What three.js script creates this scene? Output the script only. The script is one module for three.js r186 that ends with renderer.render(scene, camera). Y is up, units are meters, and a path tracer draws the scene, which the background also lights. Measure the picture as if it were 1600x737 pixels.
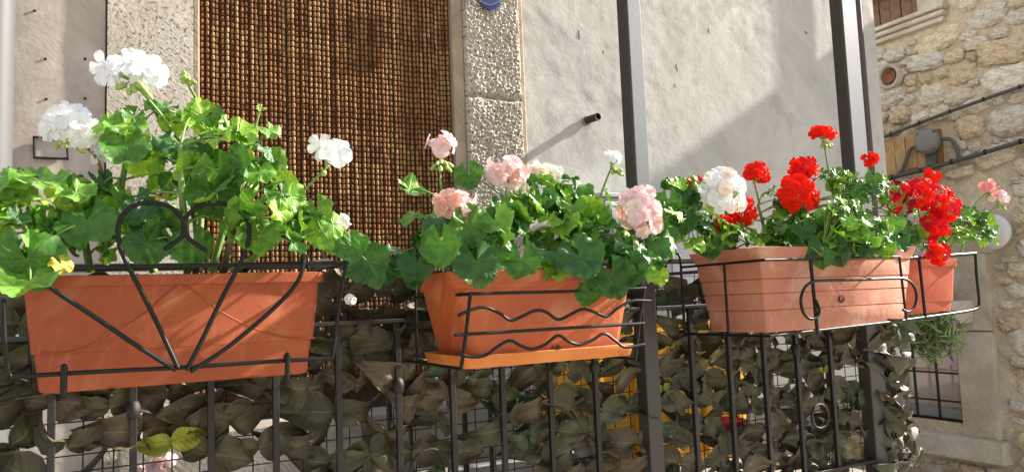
import * as THREE from 'three';
import { RoundedBoxGeometry } from 'three/addons/geometries/RoundedBoxGeometry.js';
import { mergeGeometries, mergeVertices, toCreasedNormals } from 'three/addons/utils/BufferGeometryUtils.js';
import { ImprovedNoise } from 'three/addons/math/ImprovedNoise.js';

// ------------------------------------------------------------------ camera, sky, sun, exposure
const EYE = 1.55, W = 1024, H = 471;
const scene = new THREE.Scene();
const PITCH = 0.0875989, ROLL = -0.0392634, YAW = 0.4939133, F = 1168.94;   // F in pixels of a 1600 wide picture
const fw = new THREE.Vector3(Math.sin(YAW) * Math.cos(PITCH), Math.sin(PITCH), -Math.cos(YAW) * Math.cos(PITCH));
const r0 = new THREE.Vector3(Math.cos(YAW), 0, Math.sin(YAW)), u0 = new THREE.Vector3().crossVectors(r0, fw);
const RT = r0.clone().multiplyScalar(Math.cos(ROLL)).addScaledVector(u0, Math.sin(ROLL));
const UP = r0.clone().multiplyScalar(-Math.sin(ROLL)).addScaledVector(u0, Math.cos(ROLL));
const camera = new THREE.PerspectiveCamera(2 * Math.atan(368.5 / F) * 180 / Math.PI, W / H, 0.05, 200);
camera.position.set(0, EYE, 0);
camera.up.copy(UP); camera.lookAt(fw.clone().add(camera.position));
scene.add(camera);

const SUN = new THREE.Vector3(0.857, 0.505, 0.1).normalize();
function skyTexture() {
  const w = 256, h = 128, d = new Float32Array(w * h * 4);
  for (let j = 0; j < h; j++) for (let i = 0; i < w; i++) {
    const el = ((j + 0.5) / h - 0.5) * Math.PI, az = ((i + 0.5) / w) * 2 * Math.PI - Math.PI;
    const v = new THREE.Vector3(Math.cos(el) * Math.cos(az), Math.sin(el), Math.cos(el) * Math.sin(az));
    const c = Math.max(0, v.dot(SUN)), t = Math.pow(Math.max(0, Math.sin(el)), 0.55);
    const glow = 0.9 * Math.pow(c, 6);
    const k = 0.325, o = (j * w + i) * 4;
    d[o] = k * (1.04 * (1 - t) + 0.62 * t + glow * 1.0); d[o + 1] = k * (1.03 * (1 - t) + 0.75 * t + glow * 0.92); d[o + 2] = k * (1.0 * (1 - t) + 0.96 * t + glow * 0.8); d[o + 3] = 1;
    if (el < 0) { d[o] = 0.18; d[o + 1] = 0.17; d[o + 2] = 0.15; }
  }
  const t = new THREE.DataTexture(d, w, h, THREE.RGBAFormat, THREE.FloatType);
  t.mapping = THREE.EquirectangularReflectionMapping; t.magFilter = t.minFilter = THREE.LinearFilter; t.needsUpdate = true;
  return t;
}
scene.background = scene.environment = skyTexture();
const sun = new THREE.DirectionalLight(0xffffff, 5);
sun.color.setRGB(1, 0.93, 0.82);
sun.position.copy(SUN).multiplyScalar(20).add(new THREE.Vector3(1.5, 1.5, -2)); sun.target.position.set(1.5, 1.5, -2);
sun.castShadow = true; sun.shadow.mapSize.set(4096, 4096); sun.shadow.radius = 2.2;
Object.assign(sun.shadow.camera, { left: -8, right: 8, top: 8, bottom: -8, near: 1, far: 50 });
scene.add(sun, sun.target);
const renderer = new THREE.WebGLRenderer({ antialias: true });
renderer.setSize(W, H);
renderer.toneMapping = THREE.LinearToneMapping;
renderer.toneMappingExposure = 3.1;
renderer.shadowMap.enabled = true;

// ------------------------------------------------------------------ helpers
function rng(seed) { let a = seed >>> 0; return () => { a = (a + 0x6D2B79F5) >>> 0; let t = a; t = Math.imul(t ^ (t >>> 15), t | 1); t ^= t + Math.imul(t ^ (t >>> 7), t | 61); return ((t ^ (t >>> 14)) >>> 0) / 4294967296; }; }
const V = (x, y, z) => new THREE.Vector3(x, y, z);
const lerp = (a, b, t) => a + (b - a) * t, clamp = (x, a = 0, b = 1) => Math.min(b, Math.max(a, x));
const sstep = (a, b, x) => { const t = clamp((x - a) / (b - a)); return t * t * (3 - 2 * t); };
const IN = new ImprovedNoise();
const noise = (x, y, z = 0) => IN.noise(x + 31.7, y + 17.3, z + 5.1);
const fbm = (x, y, z = 0, o = 4) => { let s = 0, a = 0.5; for (let i = 0; i < o; i++) { s += a * noise(x, y, z); x *= 2.03; y *= 2.03; z *= 2.03; a *= 0.5; } return s; };
const ray = (x, y) => fw.clone().multiplyScalar(F).addScaledVector(RT, x - 800).addScaledVector(UP, -(y - 368.5));
const P = (x, y, z) => { const d = ray(x, y); return d.multiplyScalar(z / d.z).add(V(0, EYE, 0)); };          // point of the plane at depth z
const PX = (x, y, X) => { const d = ray(x, y); return d.multiplyScalar(X / d.x).add(V(0, EYE, 0)); };        // point of the plane at x = X
const pxPerM = p => F / p.clone().sub(V(0, EYE, 0)).dot(fw);

const used = new Set();
function numbered(n) { if (!used.has(n)) { used.add(n); return n; } for (let i = 1; ; i++) { const m = n + '_' + String(i).padStart(3, '0'); if (!used.has(m)) { used.add(m); return m; } } }
function shade(o) { o.traverse(m => { if (m.isMesh) { m.castShadow = true; m.receiveShadow = true; } }); }
function thing(name, label, category, pos = V(0, 0, 0), group) {
  const g = new THREE.Group(); g.name = numbered(name); g.position.copy(pos); g.userData = { label, category };
  if (group) g.userData.group = group;
  scene.add(g); return g;
}
// a part; geometry is given in world space unless the parent is turned or scaled (local = true)
function part(parent, name, geo, mat, local = false, label) {
  if (Array.isArray(geo)) geo = merge(geo);
  if (!local) { const p = V(0, 0, 0); for (let o = parent; o && o !== scene; o = o.parent) p.add(o.position); if (p.lengthSq() > 0) geo.translate(-p.x, -p.y, -p.z); }
  const m = new THREE.Mesh(geo, mat); m.name = name; if (label) m.userData.label = label;
  parent.add(m); return m;
}
function struct(name, geo, mat) { const m = new THREE.Mesh(geo, mat); m.name = numbered(name); m.userData.kind = 'structure'; scene.add(m); return m; }
function merge(gs) {
  gs = gs.map(g => (g.index ? g.toNonIndexed() : g)).map(g => { for (const k of Object.keys(g.attributes)) if (!['position', 'normal', 'uv'].includes(k)) g.deleteAttribute(k); if (!g.attributes.uv) g.setAttribute('uv', new THREE.BufferAttribute(new Float32Array(g.attributes.position.count * 2), 2)); return g; });
  return mergeGeometries(gs);
}
function box(x0, y0, z0, x1, y1, z1, r = 0.002) {
  const w = x1 - x0, h = y1 - y0, d = z1 - z0;
  const g = r > 0 ? new RoundedBoxGeometry(w, h, d, 2, Math.min(r, w / 2.1, h / 2.1, d / 2.1)) : new THREE.BoxGeometry(w, h, d);
  planar(g); return g.translate((x0 + x1) / 2, (y0 + y1) / 2, (z0 + z1) / 2);
}
function planar(g) {             // uv in metres by the face's main direction
  if (g.index) { const n = g.toNonIndexed(); g.copy(n); g.setIndex(null); }
  const p = g.attributes.position, n = g.attributes.normal, uv = new Float32Array(p.count * 2);
  for (let i = 0; i < p.count; i++) {
    const ax = Math.abs(n.getX(i)), ay = Math.abs(n.getY(i)), az = Math.abs(n.getZ(i));
    const a = az >= ax && az >= ay ? [p.getX(i), p.getY(i)] : ax >= ay ? [p.getZ(i), p.getY(i)] : [p.getX(i), p.getZ(i)];
    uv[2 * i] = a[0]; uv[2 * i + 1] = a[1];
  }
  g.setAttribute('uv', new THREE.BufferAttribute(uv, 2)); return g;
}
function tube(pts, r, seg = 0, rad = 8, tension = 0.5, closed = false) {
  const c = new THREE.CatmullRomCurve3(pts, closed, 'catmullrom', tension);
  const g = new THREE.TubeGeometry(c, seg || Math.max(8, pts.length * 6), r, rad, closed);
  if (closed) return g;
  const caps = [[pts[0], c.getTangent(0).negate()], [pts[pts.length - 1], c.getTangent(1)]].map(([p, t]) => { const s = new THREE.SphereGeometry(r, rad, 4); return s.translate(p.x, p.y, p.z); });
  return merge([g, ...caps]);
}
const rod = (a, b, r, rad = 8) => tube([a, b], r, 1, rad);
const pxTube = (pts, z, r, rad = 8, seg = 0) => tube(pts.map(([x, y, zz]) => P(x, y, zz ?? z)), r, seg, rad);
function taper(pts, ra, rb, rad = 7, seg = 14) {
  const c = new THREE.CatmullRomCurve3(pts); const g = new THREE.TubeGeometry(c, seg, 1, rad);
  const p = g.attributes.position, q = V(0, 0, 0);
  for (let i = 0; i <= seg; i++) { const o = c.getPointAt(i / seg), r = lerp(ra, rb, i / seg); for (let j = 0; j <= rad; j++) { const k = i * (rad + 1) + j; q.fromBufferAttribute(p, k).sub(o).multiplyScalar(r).add(o); p.setXYZ(k, q.x, q.y, q.z); } }
  return g;
}
function gridWall(x0, x1, y0, y1, step, fn) {      // sheet facing +z, displaced by fn(x, y)
  const nx = Math.round((x1 - x0) / step), ny = Math.round((y1 - y0) / step), pos = [], uv = [], idx = [];
  for (let j = 0; j <= ny; j++) for (let i = 0; i <= nx; i++) { const x = lerp(x0, x1, i / nx), y = lerp(y0, y1, j / ny), q = fn(x, y); pos.push(x, y, q); uv.push(x, y); }
  for (let j = 0; j < ny; j++) for (let i = 0; i < nx; i++) { const a = j * (nx + 1) + i, b = a + 1, c = a + nx + 1, d = c + 1; idx.push(a, b, d, a, d, c); }
  const g = new THREE.BufferGeometry(); g.setAttribute('position', new THREE.Float32BufferAttribute(pos, 3)); g.setAttribute('uv', new THREE.Float32BufferAttribute(uv, 2)); g.setIndex(idx); g.computeVertexNormals(); return g;
}
// rounded rectangles stacked along y: [y, half width, half depth, corner radius, shift z]
function loft(sec, k = 4, capEnd = false) {
  const n = 4 * (k + 1), pos = [], uv = [], idx = [];
  sec.forEach(([y, hw, hd, r, dz = 0, dx = 0]) => {
    let per = 0, prev = null;
    for (let i = 0; i <= n; i++) {
      const ii = i % n, c = Math.floor(ii / (k + 1)), a = (c + (ii % (k + 1)) / k) * Math.PI / 2;
      const cx = (c === 0 || c === 3 ? 1 : -1) * (hw - r), cz = (c < 2 ? 1 : -1) * (hd - r);
      const x = cx + r * Math.cos(a) + dx, z = cz + r * Math.sin(a) + dz;
      if (prev) per += Math.hypot(x - prev[0], z - prev[1]); prev = [x, z];
      pos.push(x, y, z); uv.push(per, y);
    }
  });
  for (let s = 0; s < sec.length - 1; s++) for (let i = 0; i < n; i++) { const a = s * (n + 1) + i, b = a + 1, c = a + n + 1, d = c + 1; idx.push(a, c, d, a, d, b); }
  const cap = (s, flip) => { const [y, , , , dz = 0, dx = 0] = sec[s], c = pos.length / 3; pos.push(dx, y, dz); uv.push(0, 0); for (let i = 0; i < n; i++) { const a = s * (n + 1) + i; flip ? idx.push(c, a + 1, a) : idx.push(c, a, a + 1); } };
  cap(0, false); if (capEnd) cap(sec.length - 1, true);
  const g = new THREE.BufferGeometry(); g.setAttribute('position', new THREE.Float32BufferAttribute(pos, 3)); g.setAttribute('uv', new THREE.Float32BufferAttribute(uv, 2)); g.setIndex(idx); g.computeVertexNormals();
  return toCreasedNormals(g, 0.6);
}
// ------------------------------------------------------------------ textures and materials
function tex(size, fn, { srgb = true, repeat = 1 } = {}) {   // fn(u, v) -> [r, g, b] in 0..1
  const d = new Uint8Array(size * size * 4);
  for (let j = 0; j < size; j++) for (let i = 0; i < size; i++) { const c = fn(i / size, j / size), o = (j * size + i) * 4; d[o] = clamp(c[0]) * 255; d[o + 1] = clamp(c[1]) * 255; d[o + 2] = clamp(c[2]) * 255; d[o + 3] = 255; }
  const t = new THREE.DataTexture(d, size, size); t.wrapS = t.wrapT = THREE.RepeatWrapping; t.magFilter = THREE.LinearFilter; t.minFilter = THREE.LinearMipmapLinearFilter; t.generateMipmaps = true; t.repeat.set(repeat, repeat);
  if (srgb) t.colorSpace = THREE.SRGBColorSpace; t.needsUpdate = true; return t;
}
// tileable fbm on the unit square
function tnoise(u, v, f, seed = 0, o = 4) { let s = 0, a = 0.5; for (let i = 0; i < o; i++) { const A = 2 * Math.PI * u, B = 2 * Math.PI * v, R = f / (2 * Math.PI); s += a * noise(R * Math.cos(A) + seed, R * Math.sin(A) + R * Math.cos(B) * 1.0, R * Math.sin(B) + seed * 1.7); f *= 2; a *= 0.5; } return s; }
const mix3 = (a, b, t) => [lerp(a[0], b[0], t), lerp(a[1], b[1], t), lerp(a[2], b[2], t)];
const rgb = (r, g, b) => [r / 255, g / 255, b / 255];
const std = o => { const m = new THREE.MeshPhysicalMaterial({ roughness: 0.8, side: THREE.DoubleSide, ...o }); return m; };
const lin = (r, g, b) => new THREE.Color().setRGB(r, g, b);

const grainBump = tex(512, (u, v) => { const n = 0.5 + 0.55 * tnoise(u, v, 24, 3, 4); return [n, n, n]; }, { srgb: false, repeat: 3 });
const M = {};
M.plaster = std({ roughness: 0.92, map: tex(1024, (u, v) => { const a = tnoise(u, v, 5, 1, 5), b = tnoise(u, v, 30, 2, 3); const st = sstep(0.2, 0.32, tnoise(u, v, 11, 9, 4)); let c = mix3(rgb(194, 191, 183), rgb(170, 168, 161), clamp(0.5 + 1.1 * a)); c = mix3(c, rgb(152, 146, 138), 0.32 * st); return c.map(x => x + 0.05 * b); }, { repeat: 0.6 }), bumpMap: grainBump, bumpScale: 0.0009 });
M.concrete = std({ roughness: 0.9, map: tex(512, (u, v) => { const a = tnoise(u, v, 6, 4, 5), b = tnoise(u, v, 40, 5, 3); const c = mix3(rgb(194, 182, 170), rgb(170, 158, 146), clamp(0.5 + 1.3 * a)); return c.map(x => x + 0.06 * b); }, { repeat: 1.1 }), bumpMap: grainBump, bumpScale: 0.0008 });
M.pillar = std({ roughness: 0.95, map: tex(1024, (u, v) => { const a = tnoise(u, v, 5, 6, 4), b = tnoise(u, v, 60, 7, 2); const pit = sstep(0.2, 0.27, noise(u * 60 + 3, v * 60, 8) * 0.6 + noise(u * 130, v * 130, 9) * 0.35); let c = mix3(rgb(204, 197, 183), rgb(180, 170, 154), clamp(0.5 + 1.2 * a)); c = mix3(c, rgb(100, 84, 70), 0.65 * pit); return c.map(x => x + 0.1 * b); }, { repeat: 1.3 }), bumpMap: tex(512, (u, v) => { const n = 0.5 + 0.7 * tnoise(u, v, 50, 12, 3); return [n, n, n]; }, { srgb: false, repeat: 2.6 }), bumpScale: 0.012 });
M.pillarSmooth = std({ roughness: 0.95, map: M.pillar.map, bumpMap: M.pillar.bumpMap, bumpScale: 0.0012 });
M.jamb = std({ roughness: 0.9, map: tex(512, (u, v) => { const a = tnoise(u, v, 7, 14, 4); return mix3(rgb(178, 162, 136), rgb(146, 130, 106), clamp(0.5 + 1.3 * a)); }, { repeat: 1.5 }), bumpMap: grainBump, bumpScale: 0.003 });
M.paleStone = std({ roughness: 0.9, map: tex(512, (u, v) => { const a = tnoise(u, v, 5, 24, 5), b = tnoise(u, v, 35, 25, 3); const c = mix3(rgb(212, 204, 190), rgb(178, 168, 150), clamp(0.5 + 1.4 * a)); return c.map(x => x + 0.08 * b); }, { repeat: 0.9 }), bumpMap: grainBump, bumpScale: 0.006 });
M.floorStone = std({ roughness: 0.9, map: M.paleStone.map, color: lin(0.45, 0.45, 0.46), bumpMap: grainBump, bumpScale: 0.002 });
M.mortar = std({ roughness: 0.97, map: tex(1024, (u, v) => { const a = tnoise(u, v, 6, 34, 5), b = tnoise(u, v, 50, 35, 3), w = sstep(0.12, 0.3, tnoise(u, v, 9, 36, 4)); let c = mix3(rgb(208, 196, 174), rgb(188, 173, 150), clamp(0.5 + 1.3 * a)); c = mix3(c, rgb(226, 216, 196), 0.5 * w); return c.map(x => x + 0.12 * b); }, { repeat: 0.7 }), bumpMap: grainBump, bumpScale: 0.008 });
const stoneTones = [[242, 236, 222], [232, 224, 208], [236, 224, 198], [224, 218, 208], [222, 204, 176]];
const stoneMap = tex(512, (u, v) => { const a = tnoise(u, v, 7, 44, 5), b = tnoise(u, v, 40, 45, 3), p = sstep(0.2, 0.3, tnoise(u, v, 22, 47, 3)); const k = 0.9 + 0.35 * a + 0.2 * b - 0.3 * p; return [k, k * 0.99, k * 0.97]; }, { repeat: 2 });
M.stones = stoneTones.map(c => std({ color: new THREE.Color().setRGB(c[0] / 255, c[1] / 255, c[2] / 255, THREE.SRGBColorSpace), roughness: 0.95, map: stoneMap, bumpMap: grainBump, bumpScale: 0.0025 }));
M.ground = std({ roughness: 0.95, map: tex(512, (u, v) => { const a = tnoise(u, v, 8, 54, 5); return mix3(rgb(176, 168, 156), rgb(140, 132, 122), clamp(0.5 + 1.4 * a)); }, { repeat: 0.5 }) });
M.darkSteel = std({ color: lin(0.055, 0.05, 0.046), roughness: 0.36, metalness: 0.25, bumpMap: grainBump, bumpScale: 0.0006 });
M.railSteel = std({ color: lin(0.022, 0.019, 0.017), roughness: 0.5, metalness: 0.2, bumpMap: grainBump, bumpScale: 0.0006 });
M.wire = std({ color: lin(0.006, 0.006, 0.006), roughness: 0.42, specularIntensity: 0.6 });
M.sunlitSteel = std({ color: lin(0.24, 0.245, 0.25), roughness: 0.42, metalness: 0.3, bumpMap: grainBump, bumpScale: 0.0002 });  // post steel in its sunlit tone, sunlight put into the base colour
M.screenWire = std({ color: lin(0.012, 0.012, 0.01), roughness: 0.7 });
M.pvc = std({ color: lin(0.34, 0.345, 0.35), roughness: 0.45 });
M.drain = std({ color: lin(0.085, 0.086, 0.09), roughness: 0.6 });
M.greyMetal = std({ color: lin(0.45, 0.47, 0.5), roughness: 0.5 });
M.black = std({ color: lin(0.012, 0.011, 0.01), roughness: 0.8 });
M.copperBrown = std({ color: lin(0.07, 0.045, 0.04), roughness: 0.5 });
M.soil = std({ color: lin(0.03, 0.02, 0.013), roughness: 1, bumpMap: grainBump, bumpScale: 0.02 });
M.cableGrey = std({ color: lin(0.1, 0.095, 0.09), roughness: 0.7 });
M.boxGrey = std({ color: lin(0.23, 0.22, 0.2), roughness: 0.7, bumpMap: grainBump, bumpScale: 0.003 });
M.rust = std({ color: lin(0.3, 0.12, 0.05), roughness: 0.95, bumpMap: grainBump, bumpScale: 0.004 });
const woodMap = (a, b, s) => tex(256, (u, v) => { const g = 0.5 + 0.9 * tnoise(u, v * 0.12, 40, s, 3) + 0.4 * tnoise(u, v, 5, s + 1, 3); return mix3(a, b, clamp(g)); }, { repeat: 4 });
M.shutter = std({ roughness: 0.85, map: woodMap(rgb(96, 70, 56), rgb(150, 122, 100), 61) });
M.board = std({ roughness: 0.95, map: woodMap(rgb(206, 180, 140), rgb(160, 118, 76), 63) });
function clay(c1, c2, white, s) {
  return tex(1024, (u, v) => { const a = tnoise(u, v, 5, s, 5), b = tnoise(u, v, 60, s + 1, 2), w = sstep(0.06, 0.34, tnoise(u, v, 7, s + 2, 5)); const sc = sstep(0.25, 0.3, tnoise(u, v * 0.25, 40, s + 4, 2)); let c = mix3(c1, c2, clamp(0.5 + 1.2 * a)); c = mix3(c, rgb(222, 190, 168), white * w); c = mix3(c, rgb(226, 170, 140), white * 0.5 * sc); return c.map(x => x + 0.035 * b); }, { repeat: 1.6 });
}
M.clay1 = std({ roughness: 0.7, map: clay(rgb(168, 82, 40), rgb(150, 69, 33), 0.2, 71), bumpMap: grainBump, bumpScale: 0.0007 });
M.clay2 = std({ roughness: 0.6, map: clay(rgb(198, 104, 57), rgb(180, 86, 43), 0.3, 75), bumpMap: grainBump, bumpScale: 0.0009 });
M.saucer = std({ roughness: 0.5, map: clay(rgb(222, 134, 60), rgb(206, 116, 48), 0.08, 79), bumpMap: grainBump, bumpScale: 0.0007 });
M.clay3 = std({ roughness: 0.8, map: clay(rgb(192, 130, 104), rgb(178, 114, 88), 0.35, 83), bumpMap: grainBump, bumpScale: 0.0012 });
M.clay4 = std({ roughness: 0.55, map: clay(rgb(194, 84, 44), rgb(172, 68, 32), 0.1, 87), bumpMap: grainBump, bumpScale: 0.0007 });
// geranium leaves: palmate veins, a faint zone ring
const VEINS = [-2.35, -1.55, -0.78, 0, 0.78, 1.55, 2.35];
function leafTex(dark, light, vein, s, zone) {
  return tex(256, (u, v) => {
    const x = u * 2 - 1, y = v * 2 - 1, r = Math.hypot(x, y), th = Math.atan2(x, y);
    let dv = 9; for (const a of VEINS) { const d = Math.abs(Math.atan2(Math.sin(th - a), Math.cos(th - a))); if (d < 1.2) dv = Math.min(dv, Math.sin(d) * r); }
    const sub = Math.abs(Math.sin(th * 21 + 3 * noise(x * 3, y * 3, s))) ;
    let c = mix3(dark, light, clamp(0.5 + 1.2 * fbm(x * 3, y * 3, s, 4)));
    c = mix3(c, [c[0] * 0.72, c[1] * 0.75, c[2] * 0.7], zone * sstep(0.16, 0.04, Math.abs(r - 0.56 + 0.05 * noise(th * 2, s))));
    c = mix3(c, vein, 0.3 * sstep(0.03, 0.004, dv) * sstep(1.05, 0.3, r)); c = mix3(c, vein, 0.18 * sstep(0.25, 0, sub) * sstep(0.3, 0.6, r));
    return c.map((q, i) => q * [1.16, 1.1, 1.2][i]);
  });
}
const leafBump = tex(256, (u, v) => { const x = u * 2 - 1, y = v * 2 - 1, r = Math.hypot(x, y), th = Math.atan2(x, y); let dv = 9; for (const a of VEINS) { const d = Math.abs(Math.atan2(Math.sin(th - a), Math.cos(th - a))); if (d < 1.2) dv = Math.min(dv, Math.sin(d) * r); } const n = 0.6 - 0.5 * sstep(0.05, 0, dv) + 0.3 * fbm(x * 9, y * 9, 2, 3); return [n, n, n]; }, { srgb: false });
const leafMat = (d, l, v, s, zone, tr = 0.5, ro = 0.46) => std({ map: leafTex(d, l, v, s, zone), bumpMap: leafBump, bumpScale: 0.0016, roughness: ro, transmission: tr, thickness: 0, ior: 1.4, specularIntensity: 0.8 });
M.leaf = [
  leafMat(rgb(60, 110, 34), rgb(84, 138, 44), rgb(110, 156, 64), 1, 0.2),
  leafMat(rgb(92, 146, 42), rgb(122, 174, 56), rgb(148, 188, 86), 2, 0.15),
  leafMat(rgb(118, 168, 40), rgb(152, 196, 58), rgb(170, 206, 88), 3, 0.08),
  leafMat(rgb(46, 92, 36), rgb(66, 116, 44), rgb(92, 138, 64), 4, 0.25),
  leafMat(rgb(168, 170, 56), rgb(206, 186, 76), rgb(206, 204, 120), 5, 0),
];
M.stem = std({ color: lin(0.16, 0.27, 0.06), roughness: 0.6 });
M.woodStem = std({ color: lin(0.2, 0.15, 0.07), roughness: 0.85, bumpMap: grainBump, bumpScale: 0.003 });
M.bud = std({ color: lin(0.3, 0.42, 0.1), roughness: 0.6 });
M.redStem = std({ color: lin(0.26, 0.16, 0.06), roughness: 0.65 });
const petalMat = (a, b, s) => std({ map: tex(128, (u, v) => { const k = clamp(0.5 + 0.6 * fbm(u * 4, v * 5, s, 3)); let c = mix3(a, b, clamp(k * 0.6 + 0.5 * (1 - v))); const st = sstep(0.3, 0, Math.abs(Math.sin(u * 26 + 2 * noise(v * 3, s)))) * 0.15 * (1 - v); return mix3(c, b, st); }), roughness: 0.65, transmission: 0.32, thickness: 0, ior: 1.3, specularIntensity: 0.5 });
M.white = petalMat(rgb(250, 250, 252), rgb(238, 240, 240), 1);
M.cream = petalMat(rgb(250, 246, 240), rgb(236, 214, 190), 2);
M.pink = petalMat(rgb(250, 232, 232), rgb(244, 206, 206), 3);
M.salmon = petalMat(rgb(244, 212, 200), rgb(234, 172, 152), 4);
M.red = petalMat(rgb(240, 44, 12), rgb(228, 26, 10), 5);
M.crimson = petalMat(rgb(232, 22, 28), rgb(206, 12, 40), 6);
M.darkRed = petalMat(rgb(150, 14, 34), rgb(110, 8, 30), 7);
M.magenta = petalMat(rgb(206, 30, 150), rgb(180, 16, 120), 8);
M.rose = petalMat(rgb(248, 190, 182), rgb(242, 150, 148), 9);

// ------------------------------------------------------------------ ground, terrace
{
  const g = new THREE.PlaneGeometry(160, 160, 40, 40).rotateX(-Math.PI / 2); planar(g);
  struct('ground', g, M.ground);
}
const FLOOR = EYE - 0.56, ZW = -2.7;                 // terrace floor, plaster wall plane
struct('terrace', planar(box(-2.2, 0, -2.74, 2.06, FLOOR, -1.40, 0.006)), M.floorStone);

// ------------------------------------------------------------------ the plastered house
const house = thing('plastered_house', 'grey plastered house front with a doorway between rough stone jambs', 'house', V(1.2, 0, -2.75));
{
  const xr = P(818, 100, ZW).x, xc = 3.905, yb = FLOOR, yt = EYE + 2.6;
  const lump = (x, y) => 0.008 * fbm(x * 3.1, y * 3.1, 1, 3) + 0.0055 * fbm(x * 9, y * 9, 2, 3) * sstep(-0.15, 0.25, fbm(x * 1.3, y * 1.3, 4, 2) + 0.12) + 0.0009 * fbm(x * 34, y * 34, 3, 2);
  part(house, 'wall', gridWall(xr - 0.01, xc, yb, yt, 0.0085, (x, y) => ZW + lump(x, y) * 0.62 * sstep(xc, xc - 0.03, x) - 0.004), M.plaster);
  part(house, 'wall', merge([box(xr, yb, -6.5, xc - 0.002, yt, ZW - 0.02, 0.01), box(-2.6, yb, -6.5, 0.2, yt, ZW - 0.05, 0), box(0.2, yt - 0.6, -6.5, xr, yt, ZW - 0.05, 0)]), M.plaster);
  // rough right jamb: picked stone with smooth tan margins
  const jx0 = P(722, 100, ZW).x, jx1 = P(812, 100, ZW).x;
  const pebble = (x, y) => { const n = fbm(x * 80, y * 80, 7, 3), m = fbm(x * 150, y * 150, 9, 2); return 0.012 * Math.max(-0.35, n) + 0.006 * m + 0.007 * fbm(x * 9, y * 9, 8, 2); };
  const yG = P(770, 155, ZW).y;
  const rough = (a, b, s0) => (x, y) => { const e = Math.min(x - a, b - x), groove = Math.exp(-Math.pow((y - yG + 0.01 * noise(x * 20, 3)) / 0.008, 2)) * s0; return ZW + 0.026 + pebble(x, y) * sstep(0, 0.03, e) - 0.03 * sstep(0.012, 0, e) - 0.022 * groove; };
  part(house, 'door_jamb', gridWall(jx0, jx1, yb, yt, 0.0034, rough(jx0, jx1, 1)), M.pillar, false, 'rough grey picked stone jamb right of the bead curtain');
  part(house, 'jamb_margin', merge([box(P(705, 100, ZW).x, yb, ZW - 0.12, jx0 + 0.004, yt, ZW + 0.012, 0.008), box(jx1 - 0.004, yb, ZW - 0.05, xr, yt, ZW + 0.008, 0.006)]), M.jamb);
  const lx0 = P(167, 50, ZW).x, lx1 = P(301, 50, ZW).x;
  part(house, 'door_jamb', gridWall(lx0, lx1, yb, yt, 0.006, (x, y) => { const k = sstep(0.1, -0.2, fbm(x * 1.2, (y - 2.6) * 2.2, 12, 2) + (y > EYE + 0.62 && y < EYE + 0.7 ? 0.3 : 0)); return ZW + 0.016 + pebble(x + 3, y) * (0.035 + 0.1 * k) * sstep(0, 0.02, Math.min(x - lx0, lx1 - x)); }), M.pillarSmooth, false, 'pitted beige stone jamb left of the bead curtain');
  part(house, 'jamb_margin', box(lx1 - 0.003, yb, ZW - 0.12, P(311, 50, ZW).x, yt, ZW + 0.006, 0.006), M.jamb);
  part(house, 'panel', gridWall(-2.4, lx0 - 0.006, yb, yt, 0.02, (x, y) => ZW + 0.002 + 0.005 * fbm(x * 4, y * 4, 15, 3)), M.concrete, false, 'smooth beige concrete panel at the left');
  const hole = [[70, 92], [132, 92], [71, 155], [132, 154], [53, 17], [100, 68], [20, 140]].map(([x, y], i) => { const p = P(x, y, ZW + 0.002); const c = new THREE.CylinderGeometry(0.0042, 0.0042, 0.006, 10).rotateX(Math.PI / 2).translate(p.x, p.y, p.z); return c; });
  hole.slice(0, 5).forEach(h => part(house, 'screw_or_hole', h, M.black));  // flush black discs paint the dark inside of holes in the panel
  part(house, 'door', box(0.18, yb, ZW - 0.2, P(705, 100, ZW).x, yt - 0.6, ZW - 0.13, 0.004), std({ color: lin(0.11, 0.055, 0.025), roughness: 0.8 }));
  part(house, 'doorstep', planar(box(0.02, FLOOR, ZW + 0.03, jx1 + 0.03, EYE - 0.36, ZW + 0.2, 0.008)), M.floorStone);
  // chips in the plaster
  [[907, 53, 5, 14], [945, 80, 3, 8], [1110, 47, 4, 12], [1060, 104, 5, 12], [1057, 132, 4, 6], [1262, 50, 8, 4]].forEach(([x, y, w, h]) => { const p = P(x, y, ZW + 0.004); p.z = ZW + lump(p.x, p.y) * 0.62 - 0.004; const k = 1 / pxPerM(p); const s = new THREE.SphereGeometry(1, 9, 6); s.scale(w * k * 0.5, h * k * 0.5, 0.0016); const a = s.attributes.position; for (let i = 0; i < a.count; i++) { const n = 1 + 0.9 * noise(a.getX(i) * 150, a.getY(i) * 150, x); a.setXYZ(i, a.getX(i) * n, a.getY(i) * n, a.getZ(i)); } part(house, 'chip', s.translate(p.x, p.y, p.z), M.boxGrey); });
}
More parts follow.
